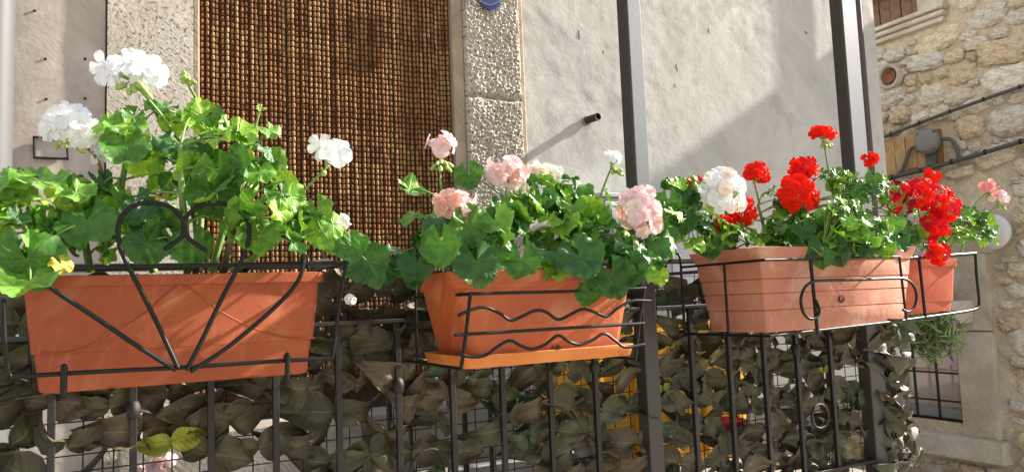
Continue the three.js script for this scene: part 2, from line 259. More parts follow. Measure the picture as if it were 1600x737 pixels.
// things on the house front
{
  const a = P(935, 182, ZW + 0.085), dir = V(0.05, -0.03, 1).normalize(), b = a.clone().addScaledVector(dir, -0.1);
  const t = thing('drain_spout', 'short dark pipe stub sticking out of the plaster wall', 'pipe', b.clone());
  const out = new THREE.LatheGeometry([[0.011, 0], [0.0165, 0], [0.0165, 0.1], [0.0135, 0.1], [0.0135, 0.02], [0, 0.02]].map(q => new THREE.Vector2(...q)), 20);
  out.applyQuaternion(new THREE.Quaternion().setFromUnitVectors(V(0, 1, 0), dir)).translate(b.x, b.y, b.z);
  part(t, 'tube', out, std({ color: lin(0.03, 0.025, 0.02), roughness: 0.7 }));
  const fl = new THREE.TorusGeometry(0.019, 0.004, 8, 20).translate(a.x - 0.005, a.y, ZW + 0.006); part(t, 'collar', fl, M.jamb);
}
{
  const x = P(1350, 120, ZW + 0.05).x, t = thing('downpipe', 'thin dark brown downpipe on the plaster wall beside the right post', 'pipe', V(x, FLOOR, ZW + 0.05));
  part(t, 'tube', rod(V(x, FLOOR, ZW + 0.05), V(x, EYE + 2.5, ZW + 0.05), 0.019, 14), M.copperBrown);
  for (const y of [EYE - 0.2, EYE + 1.9]) part(t, 'clip', new THREE.TorusGeometry(0.021, 0.004, 6, 18).rotateX(Math.PI / 2).translate(x, y, ZW + 0.05), M.copperBrown);
}
{
  const x = P(22, 60, ZW + 0.08).x - 0.06, t = thing('drainpipe', 'pale grey plastic drainpipe at the left edge of the house', 'pipe', V(x, FLOOR, ZW + 0.08));
  part(t, 'tube', rod(V(x, FLOOR, ZW + 0.08), V(x, EYE + 2.4, ZW + 0.08), 0.06, 24), M.drain);
  part(t, 'bracket', new THREE.TorusGeometry(0.062, 0.005, 8, 24).rotateX(Math.PI / 2).translate(x, EYE + 0.05, ZW + 0.08), M.greyMetal);
}
{
  const z = ZW + 0.014, c = P(78, 231, z), t = thing('wall_outlet_frame', 'small black rectangular metal frame fixed to the beige concrete panel', 'wall frame', c.clone());
  const q = [[52, 214], [104, 217], [105, 248], [53, 246]].map(([a, b]) => P(a, b, z));
  for (let i = 0; i < 4; i++) part(t, 'frame_bar', rod(q[i], q[(i + 1) % 4], 0.0042, 6), M.black);
  part(t, 'plate', box(q[0].x + 0.004, q[3].y + 0.004, z - 0.01, q[1].x - 0.004, q[1].y - 0.004, z - 0.004, 0.001), M.concrete);
}
{
  // blue enamel shield, only its tip reaches into the picture
  const z = ZW + 0.05, tip = P(765, 17, z), k = 1 / pxPerM(tip), w = 19 * k;
  const t = thing('house_shield', 'blue enamel shield with a white line, above the rough stone jamb', 'wall sign', tip.clone());
  const shp = s => { const h = new THREE.Shape(); h.moveTo(0, 0); h.quadraticCurveTo(w * 0.7 * s, 6 * k, w * s, 14 * k); h.lineTo(w * s, 80 * k); h.lineTo(-w * s, 80 * k); h.lineTo(-w * s, 14 * k); h.quadraticCurveTo(-w * 0.7 * s, 6 * k, 0, 0); return h; };
  part(t, 'plate', new THREE.ExtrudeGeometry(shp(1), { depth: 0.004, bevelEnabled: true, bevelSize: 0.002, bevelThickness: 0.002 }).translate(tip.x, tip.y, tip.z), std({ color: lin(0.012, 0.02, 0.13), roughness: 0.3, clearcoat: 0.6 }));
  part(t, 'line', pxTube([[749, 1], [757, 5], [765, 8], [773, 5], [782, 1]], z + 0.007, 0.0012), M.pvc);
}
{
  // grey cabinet against the plaster wall
  const z1 = ZW + 0.2, a = P(938, 303, z1), b = P(1092, 298, z1), y0 = EYE - 0.35, t = thing('metal_cabinet', 'pale grey metal cabinet standing against the plaster wall behind the flowers', 'cabinet', V((a.x + b.x) / 2, FLOOR, ZW + 0.1));
  part(t, 'body', box(a.x, y0 + 0.03, ZW + 0.02, b.x, a.y - 0.012, z1, 0.006), M.greyMetal);
  part(t, 'top', box(a.x - 0.012, a.y - 0.012, ZW + 0.018, b.x + 0.012, a.y + 0.006, z1 + 0.014, 0.004), M.greyMetal);
  const mid = P(1030, 320, z1).x;
  for (const [u, v] of [[a.x + 0.012, mid - 0.012], [mid + 0.012, b.x - 0.012]]) { const d = part(t, 'door', box(u, y0 + 0.06, z1, v, a.y - 0.03, z1 + 0.012, 0.004), M.pvc); part(d, 'panel', box(u + 0.03, y0 + 0.09, z1 + 0.0125, v - 0.03, a.y - 0.06, z1 + 0.017, 0.003), M.greyMetal); }
  for (const u of [a.x + 0.03, b.x - 0.03]) part(t, 'leg', box(u - 0.015, FLOOR, ZW + 0.05, u + 0.015, y0 + 0.031, z1 - 0.02, 0.003), M.greyMetal);
}
// bead curtain
{
  const z = ZW - 0.012, x0 = P(312, 60, z).x, x1 = P(702, 100, z).x, yb = EYE - 0.285, yt = EYE + 2.0, R = rng(5), n = 58;
  const t = thing('bead_curtain', 'brown bamboo bead curtain hanging in the doorway', 'curtain', V((x0 + x1) / 2, yt, z));
  part(t, 'head_rail', box(x0, yt, z - 0.02, x1, yt + 0.04, z + 0.02, 0.003), M.shutter);
  const dx = (x1 - x0) / n, py = 0.0208, nb = Math.floor((yt - yb) / py), B = [];
  const prof = [[0.0006, 0.0], [0.0042, 0.0006], [0.0052, 0.003], [0.0054, 0.0085], [0.0052, 0.014], [0.0042, 0.0167], [0.0006, 0.0172], [0.0024, 0.0176], [0.0026, 0.0196], [0.0006, 0.0205]].map(q => new THREE.Vector2(...q));
  const base = new THREE.LatheGeometry(prof, 7); base.deleteAttribute('normal'); base.computeVertexNormals();
  const palette = [[0.30, 0.145, 0.05], [0.26, 0.12, 0.04], [0.33, 0.175, 0.066], [0.22, 0.092, 0.032], [0.37, 0.22, 0.09]];
  for (let v = 0; v < 6; v++) {
    const gs = [], Q = rng(90 + v); let run = 0, tone = 0;
    for (let i = 0; i < nb; i++) {
      if (run-- <= 0) { run = 1 + Math.floor(Q() * 5); tone = Math.floor(Q() * 5); }
      const g = base.clone().scale(0.9 + 0.25 * Q(), 1, 0.9 + 0.2 * Q()).rotateY(Q() * 6).translate((Q() - 0.5) * 0.0022, -(i + 1) * py + (Q() - 0.5) * 0.002, 0);
      const c = palette[tone], k = 0.8 + 0.4 * Q(), col = new Float32Array(g.attributes.position.count * 3), pp = g.attributes.position, y0 = -(i + 1) * py;
      for (let j = 0; j < pp.count; j++) { const sp = pp.getY(j) - y0 > 0.0171 ? 0.3 : 1; col[3 * j] = c[0] * k * sp; col[3 * j + 1] = c[1] * k * sp; col[3 * j + 2] = c[2] * k * sp; }
      g.setAttribute('color', new THREE.BufferAttribute(col, 3)); gs.push(g);
    }
    B.push(mergeGeometries(gs.map(g => g.toNonIndexed())));
  }
  const tints = [lin(1, 1, 1), lin(0.85, 0.78, 0.7), lin(0.78, 0.6, 0.5), lin(1.05, 1.02, 1.0), lin(0.6, 0.45, 0.38)].map(c => std({ color: c, vertexColors: true, roughness: 0.75, specularIntensity: 0.5 }));
  for (let i = 0; i < n; i++) {
    const q = R(), m = q < 0.42 ? 0 : q < 0.66 ? 1 : q < 0.82 ? 2 : q < 0.93 ? 3 : 4;
    const s = new THREE.Mesh(B[Math.floor(R() * 6)], tints[m]); s.name = 'bead_strand';
    s.position.set(x0 + (i + 0.5) * dx - (x0 + x1) / 2 + (R() - 0.5) * 0.0035, (R() - 0.5) * 0.004, (R() - 0.5) * 0.003); s.rotation.y = R() * 6; s.rotation.z = (R() - 0.5) * 0.002; t.add(s);
  }
  const w = []; for (let y = yb; y < yt; y += py) w.push(box(x0, y - 0.0009, z - 0.0075, x1, y + 0.0009, z - 0.0055, 0));
  const th = part(t, 'cross_thread', merge(w), std({ color: lin(0.12, 0.06, 0.03), roughness: 0.9 })); th.userData.kind = 'stuff';
}

// ------------------------------------------------------------------ the stone house across the alley (turned so that local x = world z, local z = out of its wall)
const XS = 5.2, HS = EYE + 2.21;
const stoneHouse = thing('stone_house', 'rubble stone house wall with mortar, windows and sills on the right', 'house', V(XS, 0, 0));
stoneHouse.rotation.y = -Math.PI / 2;
const LP = (x, y, out = 0) => { const p = PX(x, y, XS - out); return V(p.z, p.y, out); };
{
  const R = rng(21), T = stoneHouse, zr = -1.95, zl = -6.5;
  const winA = { x0: -4.05, x1: LP(1503, 583).x, y0: LP(1508, 660).y, y1: EYE + 0.18 };      // lower window
  const sillY = LP(1583, 690).y, sillY0 = LP(1583, 726).y, sillX1 = LP(1583, 700).x, jx = LP(1562, 583).x;
  const uS = { y1: LP(1486, 5).y, y0: LP(1486, 31).y, x1: LP(1486, 15).x };
  const shX = LP(1437, 15).x;
  const lump = (x, y) => 0.03 * fbm(x * 2.2, y * 2.2, 41, 3) + 0.022 * fbm(x * 8, y * 8, 42, 3) + 0.006 * fbm(x * 30, y * 30, 43, 2);
  const inWin = (x, y) => (x < winA.x1 && x > winA.x0 && y > winA.y0 && y < winA.y1) || (x < shX && x > shX - 0.9 && y > uS.y1 - 0.01);
  const flat = (x, y) => Math.max(sstep(0.06, 0, Math.max(LP(1480, 330).x - 0.06 - x, x - LP(1580, 330).x, LP(1500, 400).y - 0.35 - y, y - LP(1500, 290).y)), 0);
  const G = gridWall(zl, zr, 0, HS, 0.018, (x, y) => lump(x, y) * (1 - 0.7 * flat(x, y)));
  const pos = G.attributes.position, id = G.index.array, keep = [];
  for (let i = 0; i < id.length; i += 3) { const cx = (pos.getX(id[i]) + pos.getX(id[i + 1]) + pos.getX(id[i + 2])) / 3, cy = (pos.getY(id[i]) + pos.getY(id[i + 1]) + pos.getY(id[i + 2])) / 3; if (!inWin(cx, cy)) keep.push(id[i], id[i + 1], id[i + 2]); }
  G.setIndex(keep);
  part(T, 'wall', G, M.mortar, true);
  part(T, 'wall', merge([box(zl, 0, -4, zr - 0.01, winA.y0 - 0.05, -0.2, 0), box(zl, 0, -4, zr - 0.01, HS - 0.03, -0.35, 0), box(winA.x1 + 0.03, 0, -0.36, zr - 0.01, HS - 0.03, -0.06, 0)]), M.mortar, true);
  part(T, 'roof', box(zl - 0.1, HS, -4.1, zr + 0.02, HS + 0.08, 0.05, 0.01), M.boxGrey, true);
  // stones
  const base = [];
  for (let v = 0; v < 9; v++) {
    let g = new THREE.IcosahedronGeometry(1, 8); g.deleteAttribute('normal'); g.deleteAttribute('uv'); g = mergeVertices(g, 1e-4);
    const p = g.attributes.position, uv = [], sq = 0.5 + 0.45 * R();
    for (let i = 0; i < p.count; i++) {
      let x = p.getX(i), y = p.getY(i), z = p.getZ(i); const s = Math.pow(Math.pow(Math.abs(x), 3.2) + Math.pow(Math.abs(y), 3.2) + Math.pow(Math.abs(z), 3.2), -1 / 3.2);
      const k = lerp(1, s, sq) * (1 + 0.42 * fbm(x * 1.3 + v * 7, y * 1.3, z * 1.3, 2) + 0.26 * fbm(x * 3.4, y * 3.4 + v * 3, z * 3.4, 3) - 0.3 * Math.abs(fbm(x * 4 + v, y * 4, z * 4, 3)) + 0.07 * noise(x * 16, y * 16 + v, z * 16));
      x *= k; y *= k; z *= k; if (z > 0.55) z = 0.55 + (z - 0.55) * 0.7 ; p.setXYZ(i, x, y, z); uv.push(x * 0.5 + v, y * 0.5);
    }
    g.setAttribute('uv', new THREE.Float32BufferAttribute(uv, 2)); g.computeVertexNormals(); base.push(g);
  }
  const placed = [];
  const blocked = (x, y, a, b) => {
    const hit = (X0, X1, Y0, Y1) => x + a > X0 && x - a < X1 && y + b > Y0 && y - b < Y1;
    return hit(winA.x0 - 0.3, jx + 0.02, sillY0 - 0.02, winA.y1 + 0.2) || hit(-9, sillX1 + 0.02, sillY0 - 0.02, sillY + 0.02) || hit(-9, uS.x1 + 0.02, uS.y0 - 0.02, 9) ||
      hit(LP(1395, 240).x, LP(1485, 240).x, LP(1440, 268).y, LP(1440, 205).y) || (hit(LP(1470, 330).x, LP(1580, 330).x, LP(1500, 400).y, LP(1500, 280).y));
  };
  for (let k = 0; k < 14000 && placed.length < 299; k++) {
    const big = k < 260 ? 1 : k < 1500 ? 0.7 : k < 5000 ? 0.5 : 0.36, a = (0.1 + 0.09 * R()) * big, b = (0.062 + 0.05 * R()) * big;
    const x = lerp(-3.95, zr - 0.1, R()), y = lerp(0.1, HS - 0.1, R());
    if (x > zr - 0.08 - a || blocked(x, y, a, b)) continue;
    if (placed.some(s => Math.abs(s[0] - x) < (s[2] + a) * 0.93 && Math.abs(s[1] - y) < (s[3] + b) * 0.93 && Math.hypot((s[0] - x) / (s[2] + a), (s[1] - y) / (s[3] + b)) < 0.9)) continue;
    placed.push([x, y, a, b]);
    const m = new THREE.Mesh(base[Math.floor(R() * 9)], M.stones[Math.floor(R() * 5)]); m.name = 'stone';
    const dep = 0.055 + 0.045 * R(); m.position.set(x, y, lump(x, y) - dep * (0.2 + 0.3 * R())); m.scale.set(a * 0.98, b * 0.98, dep); m.rotation.z = (R() - 0.5) * 0.5; T.add(m);
  }
  // lower window: jamb stones, sill, grille, panes, curtain
  const win = new THREE.Group(); win.name = 'window'; T.add(win);
  const jz = 0.035;
  const yj = LP(1520, 517).y;
  part(T, 'jamb_stone', planar(box(winA.x1, sillY, -0.2, jx, yj - 0.003, jz, 0.008)), M.paleStone, true);
  part(T, 'jamb_stone', planar(box(winA.x1, yj + 0.003, -0.2, jx - 0.004, winA.y1 + 0.02, jz - 0.004, 0.008)), M.paleStone, true);
  part(T, 'lintel', planar(box(winA.x0 - 0.1, winA.y1 + 0.02, -0.2, jx + 0.05, winA.y1 + 0.22, jz - 0.008, 0.01)), M.paleStone, true);
  { const g = new RoundedBoxGeometry(sillX1 + 4.2, sillY - sillY0, 0.32, 6, 0.012); planar(g); const p = g.attributes.position; for (let i = 0; i < p.count; i++) { const x = p.getX(i), y = p.getY(i), z = p.getZ(i), n = 0.012 * noise(x * 6, y * 9, z * 9); p.setXYZ(i, x, y + n * 0.6, z + n); } part(T, 'window_sill', g.translate((sillX1 - 4.2) / 2, (sillY + sillY0) / 2, -0.06), M.paleStone, true); }
  const wh = winA.y1 - winA.y0, iron = M.railSteel;
  part(win, 'frame', merge([box(winA.x0, winA.y0, -0.135, winA.x1, winA.y0 + 0.07, -0.09, 0.004), box(winA.x1 - 0.05, winA.y0 + 0.07, -0.135, winA.x1, winA.y1, -0.09, 0.004), box(winA.x0, winA.y0 + 0.07, -0.135, winA.x0 + 0.05, winA.y1, -0.09, 0.004)]), M.pvc, true);
  part(win, 'pane', box(winA.x0 + 0.05, winA.y0 + 0.07, -0.122, winA.x1 - 0.05, winA.y1, -0.118, 0), std({ color: lin(1, 1, 1), transmission: 1, thickness: 0, roughness: 0.02, ior: 1.5 }), true);
  part(win, 'curtain', gridWall(winA.x0, winA.x1, winA.y0, winA.y1, 0.012, (x, y) => -0.15 + 0.012 * Math.sin(x * 70 + 4 * noise(x * 4, 1)) + 0.006 * noise(x * 20, y * 4)), std({ color: lin(0.72, 0.6, 0.54), roughness: 0.95 }), true);
  const bx = [1503, 1466, 1430].map(x => LP(x, 600).x), pitch = bx[0] - bx[1];
  for (let i = 0; i < 6; i++) { const x = bx[0] - 0.02 - i * pitch; part(win, 'grille_bar', rod(V(x, winA.y0 + 0.005, -0.03), V(x, winA.y1 + 0.01, -0.03), 0.0095, 6), iron, true); }
  for (let y = LP(1480, 627).y; y < winA.y1; y += 0.196) part(win, 'grille_bar', rod(V(winA.x0, y, -0.026), V(winA.x1 + 0.005, y, -0.026), 0.0075, 6), iron, true);
  // upper window: sill moulding and weathered shutter boards
  part(T, 'window_sill', merge([planar(box(-4.6, lerp(uS.y0, uS.y1, 0.72), -0.2, uS.x1, uS.y1, 0.09, 0.012)), planar(box(-4.6, lerp(uS.y0, uS.y1, 0.34), -0.2, uS.x1 - 0.012, lerp(uS.y0, uS.y1, 0.72) - 0.002, 0.07, 0.02)), planar(box(-4.6, uS.y0, -0.2, uS.x1 - 0.03, lerp(uS.y0, uS.y1, 0.34) - 0.002, 0.045, 0.012))]), M.paleStone, true);
  const sh = new THREE.Group(); sh.name = 'shutter'; T.add(sh);
  for (let i = 0; i < 9; i++) { const x = shX - 0.002 - i * 0.088; part(sh, 'board', box(x - 0.083, uS.y1 + 0.02, -0.09 - 0.006 * (i % 2), x, uS.y1 + 0.75, -0.05 - 0.006 * (i % 2), 0.006), M.shutter, true); }
  part(T, 'jamb_stone', planar(box(shX + 0.002, uS.y1 + 0.001, -0.2, shX + 0.2, HS - 0.002, 0.03, 0.01)), M.paleStone, true);
}
// fittings on the stone wall (world space)
const SW = (x, y, out) => PX(x, y, XS - out);
function onStone(name, label, cat, p) { return thing(name, label, cat, p.clone()); }
{
  const cable = (name, label, pts, out, r) => { const p = pts.map(q => SW(q[0], q[1], out)); const t = onStone(name, label, 'cable', p[0]); for (const k of [0, 1, 2]) part(t, 'strand', tube(p.map(q => q.clone().add(V(k === 1 ? -r * 1.3 : 0, (k - 1) * r * 1.5, 0))), r, 40, 6), M.cableGrey);
    const c = new THREE.CatmullRomCurve3(p); for (let i = 0; i < 6; i++) { const q = c.getPointAt((i + 0.5) / 6); part(t, 'clip', box(q.x - r * 2.6, q.y - r * 2.8, q.z - 0.007, q.x + r * 0.5, q.y + r * 2.8, q.z + 0.007, 0.003), M.black); } };
  cable('wall_cable', 'upper cable bundle clipped across the rubble stone wall', [[1372, 218], [1400, 207], [1456, 185], [1525, 160], [1600, 134], [1690, 104]], 0.07, 0.005);
  cable('wall_cable', 'lower thicker cable bundle under the round junction box', [[1375, 284], [1400, 276], [1460, 261], [1530, 241], [1600, 220], [1690, 195]], 0.075, 0.0066);
}
{
  const p = SW(1450, 221, 0.1), t = onStone('junction_box', 'round grey junction box on the stone wall with bent conduits', 'junction box', p);
  const lid = new THREE.LatheGeometry([[0, 0.045], [0.045, 0.046], [0.066, 0.04], [0.076, 0.03], [0.08, 0.022], [0.088, 0.02], [0.09, -0.03], [0.0, -0.03]].map(q => new THREE.Vector2(...q)), 40).rotateZ(Math.PI / 2).translate(p.x, p.y, p.z);
  part(t, 'lid', lid, M.boxGrey);
  for (let i = 0; i < 4; i++) { const a = i * Math.PI / 2 + 0.75; part(t, 'screw_or_hole', new THREE.SphereGeometry(0.011, 10, 8).translate(p.x - 0.018, p.y + 0.086 * Math.sin(a), p.z + 0.086 * Math.cos(a)), M.cableGrey); }
  part(t, 'mount', box(p.x + 0.02, p.y - 0.17, p.z - 0.04, p.x + 0.085, p.y - 0.05, p.z + 0.03, 0.006), std({ color: lin(0.09, 0.1, 0.08), roughness: 0.8 }));
  part(t, 'conduit', tube([[1436, 228], [1424, 233], [1418, 247], [1411, 264], [1402, 276]].map(q => SW(q[0], q[1], 0.07)), 0.014, 30, 8), M.cableGrey);
  part(t, 'conduit', tube([[1464, 219], [1478, 217], [1490, 220], [1496, 232], [1499, 246]].map(q => SW(q[0], q[1], 0.07)), 0.014, 30, 8), M.cableGrey);
  const b = thing('wooden_board', 'streaky pale wooden board behind the round junction box', 'board', SW(1430, 268, 0.02));
  const a0 = SW(1388, 262, 0.02), a1 = SW(1476, 262, 0.02), yt = SW(1430, 210, 0.02).y, yb = SW(1430, 268, 0.02).y;
  for (let i = 0; i < 5; i++) part(b, 'plank', box(XS - 0.045 - 0.003 * (i % 2), yb + 0.012 * (i % 3), lerp(a0.z, a1.z, i / 5) + 0.002, XS + 0.02, yt - 0.01 * (i % 2), lerp(a0.z, a1.z, (i + 1) / 5) - 0.002, 0.004), i === 4 ? M.rust : M.board);
}
{
  const p = SW(1391, 120, 0.05), t = onStone('flue_outlet', 'round pale vent ring with rusty inside high on the stone wall', 'vent', p);
  part(t, 'ring', new THREE.LatheGeometry([[0.066, -0.05], [0.092, -0.05], [0.095, 0.01], [0.088, 0.022], [0.07, 0.022], [0.066, 0.005], [0.066, -0.05]].map(q => new THREE.Vector2(...q)), 36).rotateZ(Math.PI / 2).translate(p.x, p.y, p.z), M.paleStone);
  part(t, 'flue', new THREE.LatheGeometry([[0, -0.02], [0.045, -0.02], [0.05, -0.01], [0.05, 0.012], [0.04, 0.012], [0.036, -0.005], [0, -0.008]].map(q => new THREE.Vector2(...q)), 28).rotateZ(Math.PI / 2).translate(p.x, p.y, p.z), M.rust);
}
{
  const p = SW(1552, 362, 0.09), t = onStone('wall_lamp', 'round white wall lamp behind the far geraniums', 'lamp', p);
  part(t, 'dish', new THREE.LatheGeometry([[0.03, 0.045], [0.085, 0.04], [0.115, 0.02], [0.118, 0.0], [0.1, -0.05], [0, -0.05]].map(q => new THREE.Vector2(...q)), 40).rotateZ(Math.PI / 2).translate(p.x, p.y, p.z), std({ color: lin(0.62, 0.62, 0.6), roughness: 0.4 }));
  part(t, 'socket', new THREE.LatheGeometry([[0, 0.05], [0.026, 0.05], [0.03, 0.04], [0.03, 0.0]].map(q => new THREE.Vector2(...q)), 24).rotateZ(Math.PI / 2).translate(p.x, p.y, p.z), M.black);
}

// ------------------------------------------------------------------ railing and posts
const ZR = -1.45, yTop = EYE + 0.086, yLow = EYE - 0.029, XC = 1.945;
{
  const post = (name, label, x0, x1) => { const t = thing(name, label, 'post', V((x0 + x1) / 2, FLOOR - 0.1, ZR), 'steel posts along the railing'); const d = 0.042;
    part(t, 'shaft', box(x0, FLOOR - 0.1, ZR - d, x1, EYE + 1.75, ZR, 0.004), M.darkSteel); part(t, 'sunlit_face', box(x0 + 0.002, yTop + 0.1, ZR + 0.0005, x1 - 0.001, EYE + 1.745, ZR + 0.0035, 0.001), M.sunlitSteel); part(t, 'base_plate', box(x0 - 0.025, FLOOR, ZR - d - 0.025, x1 + 0.025, FLOOR + 0.008, ZR + 0.025, 0.002), M.darkSteel); return t; };  // pale sheet above the rail paints sunlight onto the dark shaft's front
  post('steel_post', 'dark steel post between the pale pink and the weathered planters', 0.78 * 1.45, 0.809 * 1.45);
  post('steel_post', 'dark steel corner post under the right end of the weathered planter', 1.34 * 1.45, 1.385 * 1.45);
  const R = rng(3);
  const t = thing('railing', 'dark iron terrace railing with square balusters', 'railing', V(0.9, FLOOR, ZR));
  const xm0 = 0.78 * 1.45, xm1 = 0.809 * 1.45, xr0 = 1.34 * 1.45, xr1 = 1.385 * 1.45;
  for (const [a, b] of [[-0.9, xm0 - 0.001], [xm1 + 0.001, xr0 - 0.001]]) {
    part(t, 'top_rail', box(a, yTop - 0.006, ZR - 0.045, b, yTop + 0.006, ZR + 0.002, 0.002), M.railSteel);
    part(t, 'lower_rail', box(a, yLow - 0.004, ZR - 0.03, b, yLow + 0.004, ZR, 0.0015), M.railSteel);
    part(t, 'bottom_rail', box(a, FLOOR + 0.06, ZR - 0.03, b, FLOOR + 0.068, ZR, 0.0015), M.railSteel);
  }
  const xs = [-0.61, -0.49, -0.375, -0.258, -0.172 + 0.0, -0.059 * 1.45, 0.024 * 1.45, 0.11 * 1.45, 0.188 * 1.45, 0.27 * 1.45, 0.354 * 1.45, 0.436 * 1.45, 0.517 * 1.45, 0.6 * 1.45, 0.685 * 1.45, 0.888 * 1.45, 0.975 * 1.45, 1.06 * 1.45, 1.145 * 1.45, 1.238 * 1.45];
  xs.forEach((x, i) => part(t, 'baluster', merge([box(x - 0.0058, FLOOR + 0.064, ZR - 0.02, x + 0.0058, yLow - 0.0042, ZR - 0.008, 0.0015), ...(i % 4 === 2 ? [new THREE.SphereGeometry(0.0125, 10, 8).scale(1, 1.5, 1).translate(x, EYE - 0.16, ZR - 0.014)] : [])]), M.railSteel));
  // iron rings set between balusters
  for (const [px, py, r] of [[672, 735, 0.042], [1282, 650, 0.032]]) { const p = P(px, py, ZR + 0.002); part(t, 'ring', new THREE.TorusGeometry(r, 0.0035, 8, 36).translate(p.x, p.y, p.z), M.railSteel); }
  // return of the railing along the alley side
  part(t, 'top_rail', box(xr1 - 0.045, yTop - 0.006, ZW + 0.02, xr1 - 0.002, yTop + 0.006, ZR - 0.07, 0.002), M.railSteel);
  part(t, 'lower_rail', box(xr1 - 0.035, yLow - 0.004, ZW + 0.02, xr1 - 0.006, yLow + 0.004, ZR - 0.07, 0.0015), M.railSteel);
  for (let z = ZR - 0.18; z > ZW + 0.1; z -= 0.12) part(t, 'baluster', box(xr1 - 0.028, FLOOR + 0.002, z - 0.0075, xr1 - 0.013, yLow - 0.0042, z + 0.0075, 0.0015), M.railSteel);
}
